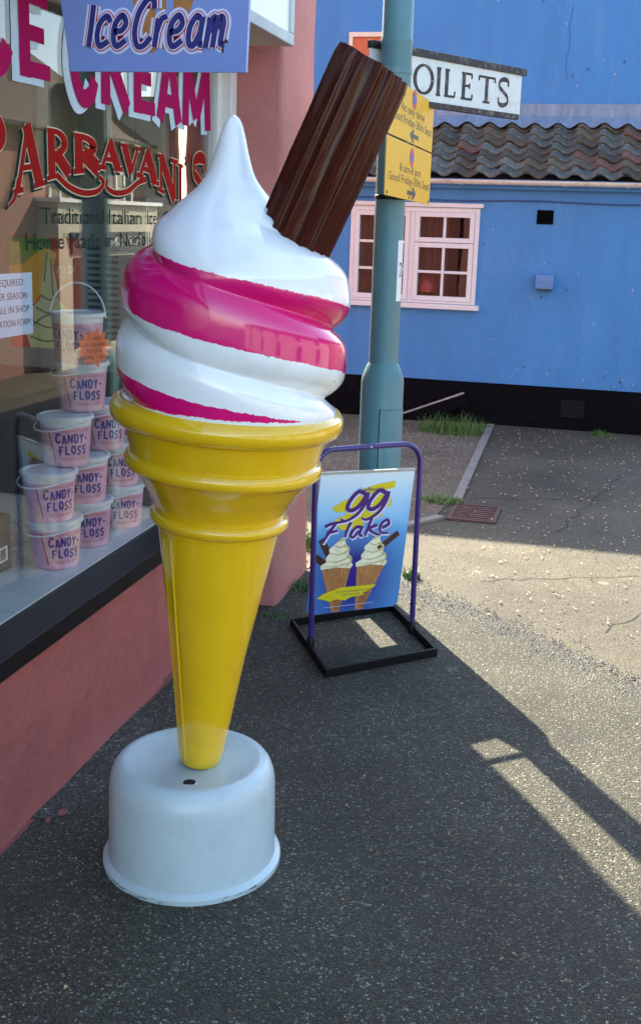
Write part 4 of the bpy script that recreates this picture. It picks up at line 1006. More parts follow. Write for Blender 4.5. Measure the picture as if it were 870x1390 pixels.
# hairline crack
mb = MB(); P = [(0.02, 3.2), (0.0, 3.05), (0.015, 2.92), (-0.005, 2.80), (0.01, 2.66)]
mb.stroke(uf, [(a - .45, b) for a, b in P], 0.004, 0.006, smooth=False); part('crack', mb, M('crack_shade', (0.045, 0.10, 0.27), 0.8), house)
rr = random.Random(51); mb = MB(); md_ = MB()
for k in range(70):
    up_ = rr.random() < .35
    fr_ = uf if up_ else hf
    cx_, cy_ = (rr.uniform(-1.3, .5), rr.uniform(2.55, 3.4)) if up_ else (rr.uniform(-1.0, .5), rr.choice((rr.uniform(.34, .5), rr.uniform(.35, 1.7))))
    r_ = rr.uniform(.002, .010); P = [(cx_ + math.cos(a) * r_ * rr.uniform(.4, 1.1), cy_ + math.sin(a) * r_ * rr.uniform(.5, 1.8)) for a in (0, 1, 2, 3, 4.1, 5.2)]
    (mb if rr.random() < .55 else md_).sheet(fr_, P, .0075)
part('paint_flake', mb, M('bared_render', (0.30, 0.34, 0.40), 0.9, 0.3), house, kind='stuff')
part('dirt_mark', md_, M('wall_dirt', (0.05, 0.09, 0.16), 0.9, 0.3), house, kind='stuff')
# pantiled lean-to roof, every tile a piece
rdir = Vector((0, 0.70, 0.455)).normalized(); rnrm = Vector((0, -rdir.z, rdir.y)); e0_ = Vector((0, 8.70, 1.885))
roof = part('lean_to_roof', MB().add([(HX0, 8.74, 1.872), (HX1, 8.74, 1.872), (HX1, 9.42, 2.314), (HX0, 9.42, 2.314), (HX0, 8.8, 1.83), (HX1, 8.8, 1.83)], [(0, 1, 2, 3), (4, 5, 1, 0)]), m_dark, house)
TW = 0.176; NT = 7
def tile_mesh(mat, seed, length):
    rr = random.Random(seed); mb = MB(); n = 9; ln = length; th_ = 0.014; vs = []
    for lay in (0, 1):
        for l in (0.0, ln):
            for i in range(n + 1):
                u = i / n; h = 0.024 * math.sin(2 * PI * (u + 0.12)) + (0.0 if lay == 0 else -th_)
                if lay == 1 and l == 0: h += 0
                vs.append(Vector((u * (TW + 0.018), 0, 0)) + rdir * (l + rr.uniform(-.004, .004) * (l == 0)) + rnrm * (h + (0.020 if l == 0 else 0.0)))
    k = n + 1; F = []
    for i in range(n):
        F += [(i, i + 1, k + i + 1, k + i), (2*k + i + 1, 2*k + i, 3*k + i, 3*k + i + 1), (2*k + i, 2*k + i + 1, i + 1, i)]
    F += [(0, k, 3*k, 2*k), (n, 2*k + n, 3*k + n, k + n)]
    mb.add(vs, F); return mb.mesh('roof_tile', mat, True, (0, 0, 0), 40)
TL = 0.148
tmes = [tile_mesh(m, i, TL) for i, m in enumerate((m_tile, m_tile, m_tile, m_tile_grey, m_tile_grey, m_tile_red))]
rr = random.Random(21); nc = int((HX1 - HX0) / TW)
cnt = 0
for c in range(nc):
    x_ = HX1 - (c + 1) * TW + 0.006
    for r in range(NT):
        if x_ < -3.2: continue
        o = bpy.data.objects.new('roof_tile', tmes[rr.choice((0, 0, 1, 1, 2, 2, 3, 3, 4, 4, 3, 5)) if not (c < 2 and rr.random() < .25) else 5])
        C.objects.link(o); o.parent = roof
        p = e0_ + rdir * (r * 0.112) + rnrm * 0.012 + Vector((x_, 0, 0)) - ROOT[house.name]
        o.location = p + Vector((rr.uniform(-.005, .005), 0, rr.uniform(-.006, .006))); o.rotation_euler = (rr.uniform(-.015, .015), rr.uniform(-.02, .02), rr.uniform(-.015, .015))
# lead flashing dressed over the top course
mb = MB(); vs = []; nn = 180
for i in range(nn + 1):
    x_ = HX0 + (HX1 - HX0) * i / nn; u = (x_ - HX1) / TW + 0.12
    wv = 0.020 * math.sin(2 * PI * u); 
    pb_ = e0_ + rdir * 0.712 + rnrm * (0.052 + wv) ; pb_.x = x_; pb_ -= rdir * (0.016 * (1 + math.sin(2 * PI * u + 2.0)) + 0.02 * noise.noise(Vector((x_ * 2.3, 0, 0))))
    vs += [Vector((x_, UY - .012, 2.478 + 0.006 * noise.noise(Vector((x_ * 3, 1, 0))))), Vector((x_, UY - .014, 2.385)), pb_, pb_ - rnrm * 0.006]
mb.add(vs, [(4*i + a, 4*i + 4 + a, 4*i + 5 + a, 4*i + 1 + a)[::-1] for i in range(nn) for a in range(3)])
part('lead_flashing', mb, m_lead, house, smooth=True)
# gutter
mb = MB(); gp = [(math.cos(a) * 0.034, math.sin(a) * 0.034) for a in [PI + PI * k / 10 for k in range(11)]]
gp2 = gp + [(a * 0.86, b * 0.86) for a, b in reversed(gp)]
mb.prism(Frame((HX0 - .05, 8.665, 1.862), (0, 1, 0), (0, 0, 1)), gp2, 0, HX1 + .1 - HX0)
gut = part('gutter', mb, m_gutter, house, smooth=True, angle=50)
for x_ in (-2.7, -1.9, -1.12, -0.36, 0.09):
    mb = MB(); g2 = [(a * 1.12, b * 1.12) for a, b in gp] + [(a * 1.0, b * 1.0) for a, b in reversed(gp)]
    mb.prism(Frame((x_ - .013, 8.665, 1.862), (0, 1, 0), (0, 0, 1)), g2, 0, 0.026); part('bracket', mb, m_gutter, gut)
part('fascia_board', MB().box((HX0, 8.735, 1.80), (HX1, 8.797, 1.872)), m_blue_wall, house)
part('cable', MB().tube([(HX0 + i * 0.25, HY - .012, 1.715 + 0.006 * math.sin(i * 1.3)) for i in range(int((HX1 - HX0) / .25) + 1)], 0.006, 8), M('painted_cable', (0.035, 0.085, 0.24), 0.6), house, smooth=True)
# window
win = part('window', MB().bar(hf, WX0, WX0 + .035, WZ0, WZ1, -.09, .012).bar(hf, WX1 - .035, WX1, WZ0, WZ1, -.09, .012).bar(hf, WX0 + .035, WX1 - .035, WZ1 - .035, WZ1, -.09, .012).bar(hf, WX0 + .035, WX1 - .035, WZ0, WZ0 + .02, -.09, .012).bar(hf, -1.515, -1.475, WZ0 + .02, WZ1 - .035, -.09, .010), m_pinkwhite, house, bevel=0.003)
m_hglass = glassmat('house_glass', (0.80, 0.82, 0.82), 0.02, 0.9)
def casement(u0, u1, v0, v1, cols, rows, st=.036, foot=.036, w=0.020):
    part('casement', MB().bar(hf, u0, u0 + st, v0, v1, -.05, w).bar(hf, u1 - st, u1, v0, v1, -.05, w).bar(hf, u0 + st, u1 - st, v1 - st, v1, -.05, w).bar(hf, u0 + st, u1 - st, v0, v0 + foot, -.05, w), m_pinkwhite, win, bevel=0.003)
    a0, a1, b0, b1 = u0 + st, u1 - st, v0 + foot, v1 - st; g = .020
    cw = (a1 - a0 - g * (cols - 1)) / cols; rh = (b1 - b0 - g * (rows - 1)) / rows
    for k in range(1, cols):
        x_ = a0 + k * (cw + g) - g; part('glazing_bar', MB().bar(hf, x_, x_ + g, b0, b1, -.03, w - .006), m_pinkwhite, win, bevel=0.002)
    for k in range(1, rows):
        z = b0 + k * (rh + g) - g
        for q in range(cols):
            x_ = a0 + q * (cw + g); part('glazing_bar', MB().bar(hf, x_, x_ + cw, z, z + g, -.03, w - .0065), m_pinkwhite, win, bevel=0.002)
    for q in range(cols):
        for k in range(rows):
            x_ = a0 + q * (cw + g); z = b0 + k * (rh + g); d = R_.uniform(-.0008, .0008)
            part('pane', MB().bar(hf, x_, x_ + cw, z, z + rh, -.012 + d, -.008 + d), m_hglass, win)
casement(WX0 + .036, -1.516, WZ0 + .021, WZ1 - .036, 2, 3)
casement(-1.474, WX1 - .036, 1.392, WZ1 - .036, 2, 1)
casement(-1.474, WX1 - .036, WZ0 + .021, 1.388, 2, 2)
part('sill', MB().bar(hf, WX0 - .03, WX1 + .035, WZ0 - .040, WZ0 - .002, -.05, .055), m_pinkwhite, win, bevel=0.004)
part('head_board', MB().bar(hf, WX0 - .015, WX1 + .025, WZ1 + .002, WZ1 + .034, -.05, .030), m_pinkwhite, win, bevel=0.003)
# room behind
mb = MB().box((-3.0, 9.30, .5), (-.5, 9.35, 1.9)); mb.box((-3.0, HY + .01, .45), (-.5, 9.3, .5)); mb.box((-3.05, HY + .01, .5), (-3.0, 9.3, 1.9)); mb.box((-.5, HY + .01, .5), (-.45, 9.3, 1.9)); mb.box((-3, HY + .01, 1.9), (-.5, 9.3, 1.93))
part('room', mb, m_dark, house)
mb = MB(); k = 70; vs = []
for i in range(k + 1):
    x_ = -1.975 + (0.745) * i / k; y = 8.93 + .014 * math.sin(i * .9) + .008 * math.sin(i * 2.3)
    vs += [(x_, y, .93), (x_, y, 1.66)]
mb.add(vs, [(2*i, 2*i + 2, 2*i + 3, 2*i + 1) for i in range(k)]); part('curtain', mb, M('rust_brown_curtain', (0.15, 0.055, 0.04), 0.9, 0.2, 20, stretch=(1, 1, 4)), win, smooth=True)
solo('red_dome', MB().lathe([(0.03, 0), (0.012, .03), (0.012, .10), (0.085, .10), (0.088, .15), (0.07, .20), (0.03, .235), (0.0, .24)], (-1.37, 8.885, 0.91), (0, 0, 1), 24, cap1=False), M('red_dome_paint', (0.20, 0.022, 0.016), 0.6, 0.1), 'red domed shape behind the lower window panes of the blue house', 'lamp', (-1.37, 8.885, 0.91), True)  # plain red dome set behind the panes
# upstairs window, half hidden by the lamp post
u2 = part('upper_window', MB().bar(uf, -2.19, -1.86, 2.985, 3.02, .0, .03).bar(uf, -2.19, -2.16, 2.62, 2.985, .0, .03).bar(uf, -1.89, -1.86, 2.62, 2.985, .0, .03).bar(uf, -2.16, -1.89, 2.80, 2.825, .0, .025).bar(uf, -2.19, -1.86, 2.595, 2.62, .0, .03), M('cream_frame', (0.70, 0.60, 0.46), 0.5), house)
part('roof_reflection', MB().bar(uf, -2.16, -1.89, 2.826, 2.984, .006, .010), M('orange_reflection', (0.52, 0.13, 0.05), 0.6, 0.15, 14), u2)  # orange roof reflection in the upper pane, painted as a flat panel
part('pane', MB().bar(uf, -2.16, -1.89, 2.621, 2.799, .006, .010), M('dull_pane', (0.06, 0.07, 0.08), 0.15), u2)
# vents and box
av = part('air_vent', MB().bar(hf, -.553, -.431, 1.553, 1.657, -.03, .008), m_plinth, house)
for k in range(8): part('slat', MB().add([hf(-.549, 1.558 + k * .0118, .0085), hf(-.435, 1.558 + k * .0118, .0085), hf(-.435, 1.566 + k * .0118, .018), hf(-.549, 1.566 + k * .0118, .018), hf(-.549, 1.568 + k * .0118, .0085), hf(-.435, 1.568 + k * .0118, .0085)], [(0, 1, 2, 3), (3, 2, 5, 4)]), m_black_steel, av)
pv = part('plinth_vent', MB().bar(hf, -.275, -.080, .095, .240, -.03, .016), m_plinth, house)
for k in range(9): part('slat', MB().bar(hf, -.265, -.09, .102 + k * .0152, .110 + k * .0152, .0165, .024), m_black_steel, pv)
mb = MB().prism(Frame((-.525, 0, 0), (0, 1, 0), (0, 0, 1)), [(HY, 1.075), (HY - .10, 1.075), (HY - .10, 1.135), (HY - .085, 1.185), (HY, 1.185)], 0, .135)
part('cowl_box', mb, M('pale_blue_box', (0.085, 0.19, 0.38), 0.6, 0.1), house, bevel=0.006)
part('box_mouth', MB().box((-.515, HY - .095, 1.0665), (-.40, HY - .01, 1.0748)), m_dark, house)
# black skirting plank leaning along the plinth
pk_ = thing('plank', 'black painted plank with pale worn top edge leaning along the plinth', 'plank', (-1.4, 8.70, 0))
pf_ = Frame((-1.62, 8.70, 0.0), Vector((0.60, 0.02, 0.245)).normalized(), Vector((-0.245, 0.0, 0.60)).normalized())
part('board', MB().bar(pf_, 0, 0.66, -0.10, -0.006, -0.02, 0.012), m_plinth, pk_)
part('worn_edge', MB().bar(pf_, 0.02, 0.655, -0.0058, 0.006, -0.02, 0.012), M('worn_edge_paint', (0.30, 0.29, 0.28), 0.5, 0.5, 14), pk_)

# ================================================================== DRAIN
gr = thing('drain_grate', 'rusty iron drain grate set in the ground beside the concrete kerb', 'drain', (-0.59, 5.93, 0))
gx0, gx1, gy0, gy1 = -.725, -.465, 5.765, 6.115
part('frame', MB().box((gx0, gy0, .001), (gx1, gy0 + .022, .012)).box((gx0, gy1 - .022, .001), (gx1, gy1, .012)).box((gx0, gy0 + .022, .001), (gx0 + .022, gy1 - .022, .012)).box((gx1 - .022, gy0 + .022, .001), (gx1, gy1 - .022, .012)), m_rust, gr)
part('pit', MB().box((gx0 + .01, gy0 + .01, .0004), (gx1 - .01, gy1 - .01, .0022)), m_pit, gr)
for k in range(7):
    y = gy0 + .036 + k * .0415; part('grate_bar', MB().box((gx0 + .0222, y, .0024), (gx1 - .0222, y + .022, .011)), m_rust, gr)

# ================================================================== TUBS OF CANDY FLOSS
m_floss = M('pink_floss_tub', (0.72, 0.37, 0.47), 0.30, 0.22, 42, coat=0.3, rand=0.10, stain=(0.84, 0.62, 0.68), stain_amt=0.7, stain_scale=22)
m_tublid = M('milky_lid', (0.72, 0.70, 0.73), 0.35, 0.05, 20, coat=0.2)
m_tp = M('violet_tub_print', (0.035, 0.010, 0.20), 0.4, 0.05); m_tr = M('red_tub_print', (0.50, 0.03, 0.06), 0.4, 0.05)
TR0, TR1, TH = 0.068, 0.079, 0.150
def tub_surface(phi0):
    def g(u, v, w=0):
        r = TR0 + (TR1 - TR0) * v / TH + 0.0008 + w; a = phi0 + u / 0.074
        return Vector((math.cos(a) * r, math.sin(a) * r, v))
    return g
def make_tub():
    t = thing('floss_tub', 'x', 'tub', (0, 0, 0), 'stacked candy floss tubs in the shop window')
    body = part('body', MB().lathe([(0.055, 0.002), (0.066, 0.0), (TR0, 0.004), (TR0 + (TR1 - TR0) * .80, TH * .80)], (0, 0, 0), (0, 0, 1), 40, cap1=False), m_floss, t, smooth=True)
    part('collar', MB().lathe([(TR0 + (TR1 - TR0) * .80, TH * .80), (TR1 - .001, TH * .90), (TR1 + .0035, TH * .905), (TR1 + .0035, TH * .93), (TR1, TH * .932)], (0, 0, 0), (0, 0, 1), 40, cap0=False, cap1=False), m_tublid, t, smooth=True)
    part('lid', MB().lathe([(TR1 + .001, TH * .915), (TR1 + .0062, TH * .92), (TR1 + .0066, TH * .985), (TR1 + .003, TH * 1.0), (TR1 - .004, TH * 1.0), (TR1 - .008, TH * .975), (0, TH * .97)], (0, 0, 0), (0, 0, 1), 40, cap0=False, cap1=False), m_tublid, t, smooth=True)
    g = tub_surface(-0.92)
    mv = MB(); mr2 = MB()
    def wob(s_, u0, u1, v0, v1, seed):
        rr = random.Random(seed); n = len(s_); w = (u1 - u0) / n
        for i, ch in enumerate(s_):
            d = rr.uniform(-.003, .003); mv.text(fit(None, ch, u0 + i * w, u0 + (i + .97) * w, v0 + d, v1 + d, 0.0004, 0.045, rr.uniform(-.15, .15), g), ch)
    def fat(s_, u0, u1, v0, v1, seed):
        rr = random.Random(seed); w = (u1 - u0) / len(s_)
        for i, ch in enumerate(s_):
            d = rr.uniform(-.0025, .0025); t = rr.uniform(-.12, .12)
            for k, (pts, kd) in enumerate(HV[ch]):
                P = [(u0 + (i + .06 + .86 * a + t * (b - .5)) * w, v0 + d + (v1 - v0) * b) for a, b in pts]
                mv.stroke(g, P, .0054 if kd == 'h' else .0042, .0003 + k * .00012, smooth=len(P) > 2, steps=4)
    fat('CANDY-', -.044, .062, .072, .099, 2); fat('FLOSS', -.036, .056, .038, .065, 3)
    part('name_print', mv, m_tp, body)
    mr2.text(fit(None, 'THE ORIGINAL PURPLE', -.055, .060, .106, .1135, 0.0004, 0.015, 0, g), 'THE ORIGINAL PURPLE')
    mr2.text(fit(None, 'THE ORIGINAL PURPLE', -.030, .055, .020, .0265, 0.0004, 0.015, 0, g), 'THE ORIGINAL PURPLE')
    def stripe(u0, v0, u1, v1, hw):
        P = []
        for i in range(9):
            q = i / 8; u = u0 + (u1 - u0) * q; v = v0 + (v1 - v0) * q; P += [g(u - hw, v, .0003), g(u + hw, v, .0003)]
        mr2.add(P, [(2*i, 2*i + 1, 2*i + 3, 2*i + 2) for i in range(8)])
    stripe(-.046, .016, -.066, .112, .0022)
    for u in (-.115, -.088):
        stripe(u, .03, u, .105, .0004)
    for v in (.03, .105):
        mr2.add([g(-.115 + .027 * i / 4, v + d, .0003) for i in range(5) for d in (-.0004, .0004)], [(2*i, 2*i + 2, 2*i + 3, 2*i + 1) for i in range(4)])
    mr2.text(fit(None, 'FLOSS', -.112, -.09, .107, .113, 0.0004, 0.01, 0, g), 'FLOSS')
    part('red_print', mr2, m_tr, body)
    return t
def add_handle(t, up, az):
    mb = MB(); P = []
    for k in range(17):
        a = PI * k / 16; w_ = math.cos(a) * (TR1 + .006); h = math.sin(a)
        if up: P.append(Vector((w_ * math.cos(az), w_ * math.sin(az), TH * .88 + h * .105)))
        else:
            out = h * (TR1 + .020); P.append(Vector((w_ * math.cos(az) - out * math.sin(az) , w_ * math.sin(az) + out * math.cos(az), TH * .88 - .022 * h)))
    mb.tube(P, 0.0026, 8); return mb.mesh('handle', m_tublid, True)
tub0 = make_tub()
TUBS = [(-1.555, 2.975, 0, 'front'), (-1.560, 2.955, 1, ''), (-1.565, 3.215, 0, ''), (-1.565, 3.195, 1, ''), (-1.555, 3.455, 0, ''), (-1.557, 3.440, 1, ''), (-1.553, 3.055, 2, ''), (-1.555, 3.320, 2, ''), (-1.550, 3.165, 3, ''), (-1.553, 3.150, 4, '')]
TLAB = ['candy floss tub at the foot of the nearest column in the window', 'candy floss tub second from the shelf in the nearest column',
        'candy floss tub on the shelf in the middle column', 'candy floss tub standing second in the middle column',
        'candy floss tub on the shelf beside the right end of the window', 'candy floss tub standing second in the column nearest the cone',
        'candy floss tub third up with its handle hanging over the nearest column', 'candy floss tub third up, partly behind the yellow cone rim',
        'candy floss tub directly below the topmost one with the orange star', 'topmost candy floss tub with its handle raised and an orange star']
h_down = add_handle(None, False, 0.0); h_up = add_handle(None, True, 0.25)
for i, (x_, y, k, _) in enumerate(TUBS):
    t = tub0 if i == 0 else copy_tree(tub0)
    t.location = (x_, y, 0.4995 + k * 0.1502); t.rotation_euler = (0, 0, R_.uniform(-.2, .2) + (-.55 if k == 4 else 0.0)); t['label'] = TLAB[i]
roots = [o for o in C.objects if o.parent is None and o.name.startswith('floss_tub')]
for t in roots:
    up = t['label'].startswith('topmost')
    h = bpy.data.objects.new('handle', h_up if up else h_down); C.objects.link(h); h.parent = t
    h.rotation_euler = (0, 0, (0.75 if up else 2.75 + R_.uniform(-.15, .15)))
# star price card
st = thing('price_star', 'fluorescent orange star card with handwriting on the topmost candy floss tub', 'price tag', (-1.478, 3.150, 1.145))
sf = Frame((-1.474, 3.094, 1.150), Vector((0.60, 0.80, 0)).normalized(), (0, 0, 1))
mb = MB(); P = []
for k in range(28):
    a = 2 * PI * k / 28; r = (0.060 if k % 2 == 0 else 0.043) * (1 + .08 * math.sin(k * 2.1)); P.append((math.cos(a) * r * 1.02, math.sin(a) * r * .98))
part('card', mb.prism(sf, P, 0, .0012), M('fluorescent_orange_card', (0.90, 0.16, 0.018), 0.6, 0.04), st)
mb = MB()
for s_, u, v, w in (('TUBS', .022, .022, 0), ('OF CANDY', .036, .004, 0), ('FLOSS', .026, -.014, 0), ('500g 1.60', .034, -.033, 0)):
    mb.text(fit(sf, s_, -u, u, v, v + .011, .0016, -.005), s_)
part('handwriting', mb, m_black_print, st)

# ================================================================== INSIDE THE WINDOW
mc = thing('soft_serve_machine', 'grey louvred machine with a soft serve poster behind the candy floss tubs', 'machine', (-2.0, 3.75, 0.5))
MY = 3.70; mf = Frame((0, MY, 0), (1, 0, 0), (0, 0, 1))
part('cabinet', MB().box((-2.42, MY, .985), (-1.555, 4.10, 1.60)), M('grey_machine_panel', (0.30, 0.30, 0.27), 0.35, 0.06, metal=0.3), mc, bevel=0.008)
part('lower_cabinet', MB().box((-2.42, MY + .01, .4995), (-1.555, 4.10, .984)), m_dark, mc)
for c0 in (-1.782, -1.712):
    for k in range(17): part('louvre', MB().bar(mf, c0 - .0, c0 + .050, 1.055 + k * .0225, 1.065 + k * .0225, .0004, .004), m_black_steel, mc)
pm = part('machine_poster', MB().bar(mf, -2.09, -1.805, 1.06, 1.455, .001, .003), M('red_poster_print', (0.62, 0.03, 0.01), 0.4, 0.25, 5), mc)
mb = MB(); mb.sheet(mf, [(-2.088, 1.30), (-1.95, 1.34), (-1.92, 1.42), (-1.93, 1.453), (-2.088, 1.453)][::1], .0034); part('poster_green', mb, M('green_poster_print', (0.08, 0.30, 0.02), 0.4, 0.3, 6), pm)
mb = MB(); mb.sheet(mf, [(-2.088, 1.20), (-1.99, 1.22), (-1.93, 1.30), (-1.90, 1.40), (-1.95, 1.42), (-2.03, 1.36), (-2.088, 1.35)], .0037); part('poster_yellow', mb, M('amber_poster_print', (0.80, 0.42, 0.02), 0.4, 0.2, 6), pm)
mb = MB(); P = [(-2.01, 1.06), (-2.03, 1.12), (-1.995, 1.16), (-2.005, 1.20), (-1.965, 1.24), (-1.960, 1.31), (-1.930, 1.42), (-1.905, 1.31), (-1.895, 1.24), (-1.865, 1.20), (-1.872, 1.16), (-1.835, 1.12), (-1.85, 1.06)]
mb.sheet(mf, P[::-1], .0041); part('poster_swirl', mb, M('pistachio_print', (0.62, 0.60, 0.30), 0.4, 0.1, 9), pm)
mb = MB()
for k, P in enumerate(([(-2.01, 1.10), (-1.94, 1.085), (-1.85, 1.115)], [(-2.0, 1.155), (-1.93, 1.135), (-1.865, 1.165)], [(-1.985, 1.205), (-1.93, 1.185), (-1.88, 1.21)], [(-1.965, 1.25), (-1.93, 1.235), (-1.90, 1.25)], [(-1.95, 1.30), (-1.935, 1.40)], [(-1.915, 1.25), (-1.922, 1.38)], [(-2.02, 1.12), (-1.96, 1.17), (-1.90, 1.19)])):
    mb.stroke(mf, P, .006, .0046 + k * .0002)
part('poster_line', mb, M('green_line_print', (0.06, 0.16, 0.04), 0.4), pm)
mb = MB(); mb.text(fit(mf, 'OP', -1.90, -1.83, 1.31, 1.36, .0048, .02), 'OP'); part('poster_word', mb, m_cream, pm)
bx = thing('cardboard_box', 'dark cardboard box with a white barcode label behind the window', 'box', (-1.8, 2.7, 0.5))
part('carton', MB().box((-2.05, 2.35, .4995), (-1.66, 2.90, .668)), M('dark_carton', (0.045, 0.038, 0.03), 0.75, 0.2, 8), bx, bevel=0.004)
bf = Frame((-1.66, 2.80, .53), (0, 1, 0), (0, 0, 1)); lb = part('label', MB().bar(bf, 0, .075, 0, .045, .0002, .001), m_white_frame, bx)
mb = MB(); u = .006
while u < .068:
    w_ = R_.choice((.0012, .0022, .0035)); mb.bar(bf, u, u + w_, .006, .040, .0011, .0014); u += w_ + R_.choice((.0012, .0024))
part('barcode', mb, m_black_print, lb)

# ================================================================== WEEDS AND LITTER
def clump(label, x, y, rad, n, h, seed, cat='weeds'):
    rr = random.Random(seed); mb = MB()
    for k in range(n):
        a = rr.uniform(0, 2 * PI); d = rad * math.sqrt(rr.random()) ; px, py = x + math.cos(a) * d * 1.25, y + math.sin(a) * d * .8
        hh = h * rr.uniform(.45, 1.1) * (1 - .4 * d / rad); le = rr.uniform(.25, .9); az = rr.uniform(0, 2 * PI); w_ = rr.uniform(.002, .0045)
        if rr.random() < .22: w_ *= 2.6; hh *= .6; le = min(1.1, le * 1.5)
        dx, dy = math.cos(az), math.sin(az); P = []
        for i in range(4):
            t = i / 3; r = le * hh * t * t; ww = w_ * (1 - t * .9)
            c = Vector((px + dx * r, py + dy * r, .002 + hh * t * (1 - .25 * t * le))); P += [c + Vector((-dy, dx, 0)) * ww, c - Vector((-dy, dx, 0)) * ww]
        mb.add(P, [(2*i, 2*i + 1, 2*i + 3, 2*i + 2) for i in range(3)])
    return solo('grass_clump', mb, m_grass, label, cat, (x, y, 0))
clump('large tuft of grass at the foot of the plinth beside the lamp post', -1.05, 8.30, .20, 420, .21, 1)
clump('small flat patch of weeds against the plinth below its vent', 0.05, 8.66, .07, 160, .06, 2)
clump('sprawling green weeds on the kerb beside the drain grate', -.80, 6.14, .10, 240, .07, 3)
clump('bright sunlit weeds behind the corner of the pink pier', -1.24, 5.02, .10, 220, .17, 4)
clump('low shaded weeds along the foot of the pink pier', -1.14, 4.42, .10, 200, .05, 5)
clump('little tuft of grass behind the right foot of the swing sign', -.735, 4.72, .03, 70, .09, 6)
clump('small weeds beside the black base of the swing sign', -1.16, 4.03, .05, 90, .03, 7)
clump('thin grass at the far end of the kerb against the plinth', -.86, 8.60, .08, 90, .06, 8)
# blossom and grit lying about
rr = random.Random(31); mb = MB()
def litter(n, x0, x1, y0, y1, s_):
    for _ in range(n):
        x_, y = rr.uniform(x0, x1), rr.uniform(y0, y1)
        z = .0125 if (y < 4.4 - max(0, x_ + .2) * .9 or y < 2.5) else .008
        a = rr.uniform(0, PI); l = s_ * rr.uniform(.5, 1.3); w_ = l * rr.uniform(.4, .8); c, sn_ = math.cos(a), math.sin(a)
        P = [(l, 0), (0, w_), (-l, 0), (0, -w_)]; up = rr.uniform(.001, .006)
        mb.add([(x_ + p * c - q * sn_, y + p * sn_ + q * c, z + (up if i % 2 else 0)) for i, (p, q) in enumerate(P)], [(0, 1, 2), (0, 2, 3)])
litter(420, -.7, 1.1, 4.2, 5.6, .008); litter(520, -.7, 1.2, 5.6, 8.7, .010); litter(120, -1.3, .9, 1.2, 4.2, .005)
o = setting('fallen_blossom', mb, M('dry_blossom', (0.55, 0.38, 0.22), 0.8, 0.4, 9), kind='stuff')
# loose grit along the ragged pavement edge and the dirt
rr = random.Random(77); mb = MB()
for _ in range(2600):
    if rr.random() < .5:
        t = rr.random(); x_ = -.95 + t * 1.2; y = 4.52 - max(0, x_ + .75) ** 1.25 * .78 + rr.gauss(0, .07)
    else:
        x_ = rr.uniform(-1.9, -.75); y = rr.uniform(4.72, 8.6)
        if x_ > -1.15 and y < 5.3 and x_ > -1.2 + (y - 4.69) * .25 + .0: x_ -= .4
    r = rr.uniform(.002, .006) * (1.4 if rr.random() < .15 else 1); z = .006
    p = Vector((x_, y, z + r * .5)); q = [Vector((math.cos(a) * r * rr.uniform(.7, 1.2), math.sin(a) * r * rr.uniform(.7, 1.2), -r * .5)) for a in (0, 1.3, 2.5, 3.8, 5.1)]
    mb.add([p + k for k in q] + [p + Vector((rr.uniform(-.3, .3) * r, rr.uniform(-.3, .3) * r, r * .7))], [(i, (i + 1) % 5, 5) for i in range(5)])
setting('loose_grit', mb, M('grit_stone', (0.30, 0.27, 0.22), 0.8, 0.6, 40), kind='stuff')

# ================================================================== ACROSS THE STREET (seen only as reflections)
def brickmat():
    m = bpy.data.materials.new('street_brick'); m.use_nodes = True; t = m.node_tree; N = t.nodes; L = t.links; b = N['Principled BSDF']; b.inputs['Roughness'].default_value = .85
    tc = N.new('ShaderNodeTexCoord'); mp = N.new('ShaderNodeMapping'); mp.inputs['Rotation'].default_value = (PI / 2, 0, PI / 2)
    sx = N.new('ShaderNodeSeparateXYZ'); cb = N.new('ShaderNodeCombineXYZ'); L.new(tc.outputs['Object'], sx.inputs[0]); L.new(sx.outputs['Y'], cb.inputs['X']); L.new(sx.outputs['Z'], cb.inputs['Y'])
    bt_ = N.new('ShaderNodeTexBrick'); bt_.inputs['Scale'].default_value = 4.4; bt_.inputs['Color1'].default_value = (0.30, 0.105, 0.06, 1); bt_.inputs['Color2'].default_value = (0.22, 0.075, 0.05, 1); bt_.inputs['Mortar'].default_value = (0.36, 0.30, 0.24, 1); bt_.inputs['Mortar Size'].default_value = .018
    L.new(cb.outputs[0], bt_.inputs['Vector']); L.new(bt_.outputs['Color'], b.inputs['Base Color']); return m
m_brick = brickmat()
m_rooft = M('street_roof_tile', (0.065, 0.040, 0.025), 0.8, 0.35, 12, 0.5, 30, stretch=(1, 4, 1))
OX = 8.0
row = thing('brick_terrace', 'brick terrace across the street with cream shopfront reflected in the shop window', 'building', (OX, 18, -1.6))
part('wall', MB().box((OX, 9.5, -1.6), (OX + 7, 25.6, 3.10)), m_brick, row)
part('roof', MB().prism(Frame((0, 9.3, 0), (1, 0, 0), (0, 0, 1)), [(OX - .25, 3.08), (OX + 3.0, 5.25), (OX + 7.2, 3.08)], 0, -16.4), m_rooft, row)
part('gutter', MB().box((OX - .32, 9.3, 3.02), (OX - .26, 25.7, 3.10)), m_black_steel, row)
for y in (13.2, 17.0, 20.85, 24.0):
    w_ = part('window', MB().box((OX - .05, y, 1.68), (OX + .02, y + .06, 2.42)).box((OX - .05, y + .84, 1.68), (OX + .02, y + .9, 2.42)).box((OX - .05, y + .42, 1.68), (OX + .02, y + .48, 2.42)).box((OX - .05, y + .06, 2.36), (OX + .02, y + .84, 2.42)).box((OX - .10, y - .06, 1.60), (OX + .02, y + .96, 1.68)).box((OX - .04, y + .06, 2.03), (OX + .02, y + .84, 2.07)), m_white_frame, row)
    part('pane', MB().box((OX - .03, y + .06, 1.68), (OX - .015, y + .84, 2.36)), M('street_pane', (0.03, 0.035, 0.04), 0.08), w_)
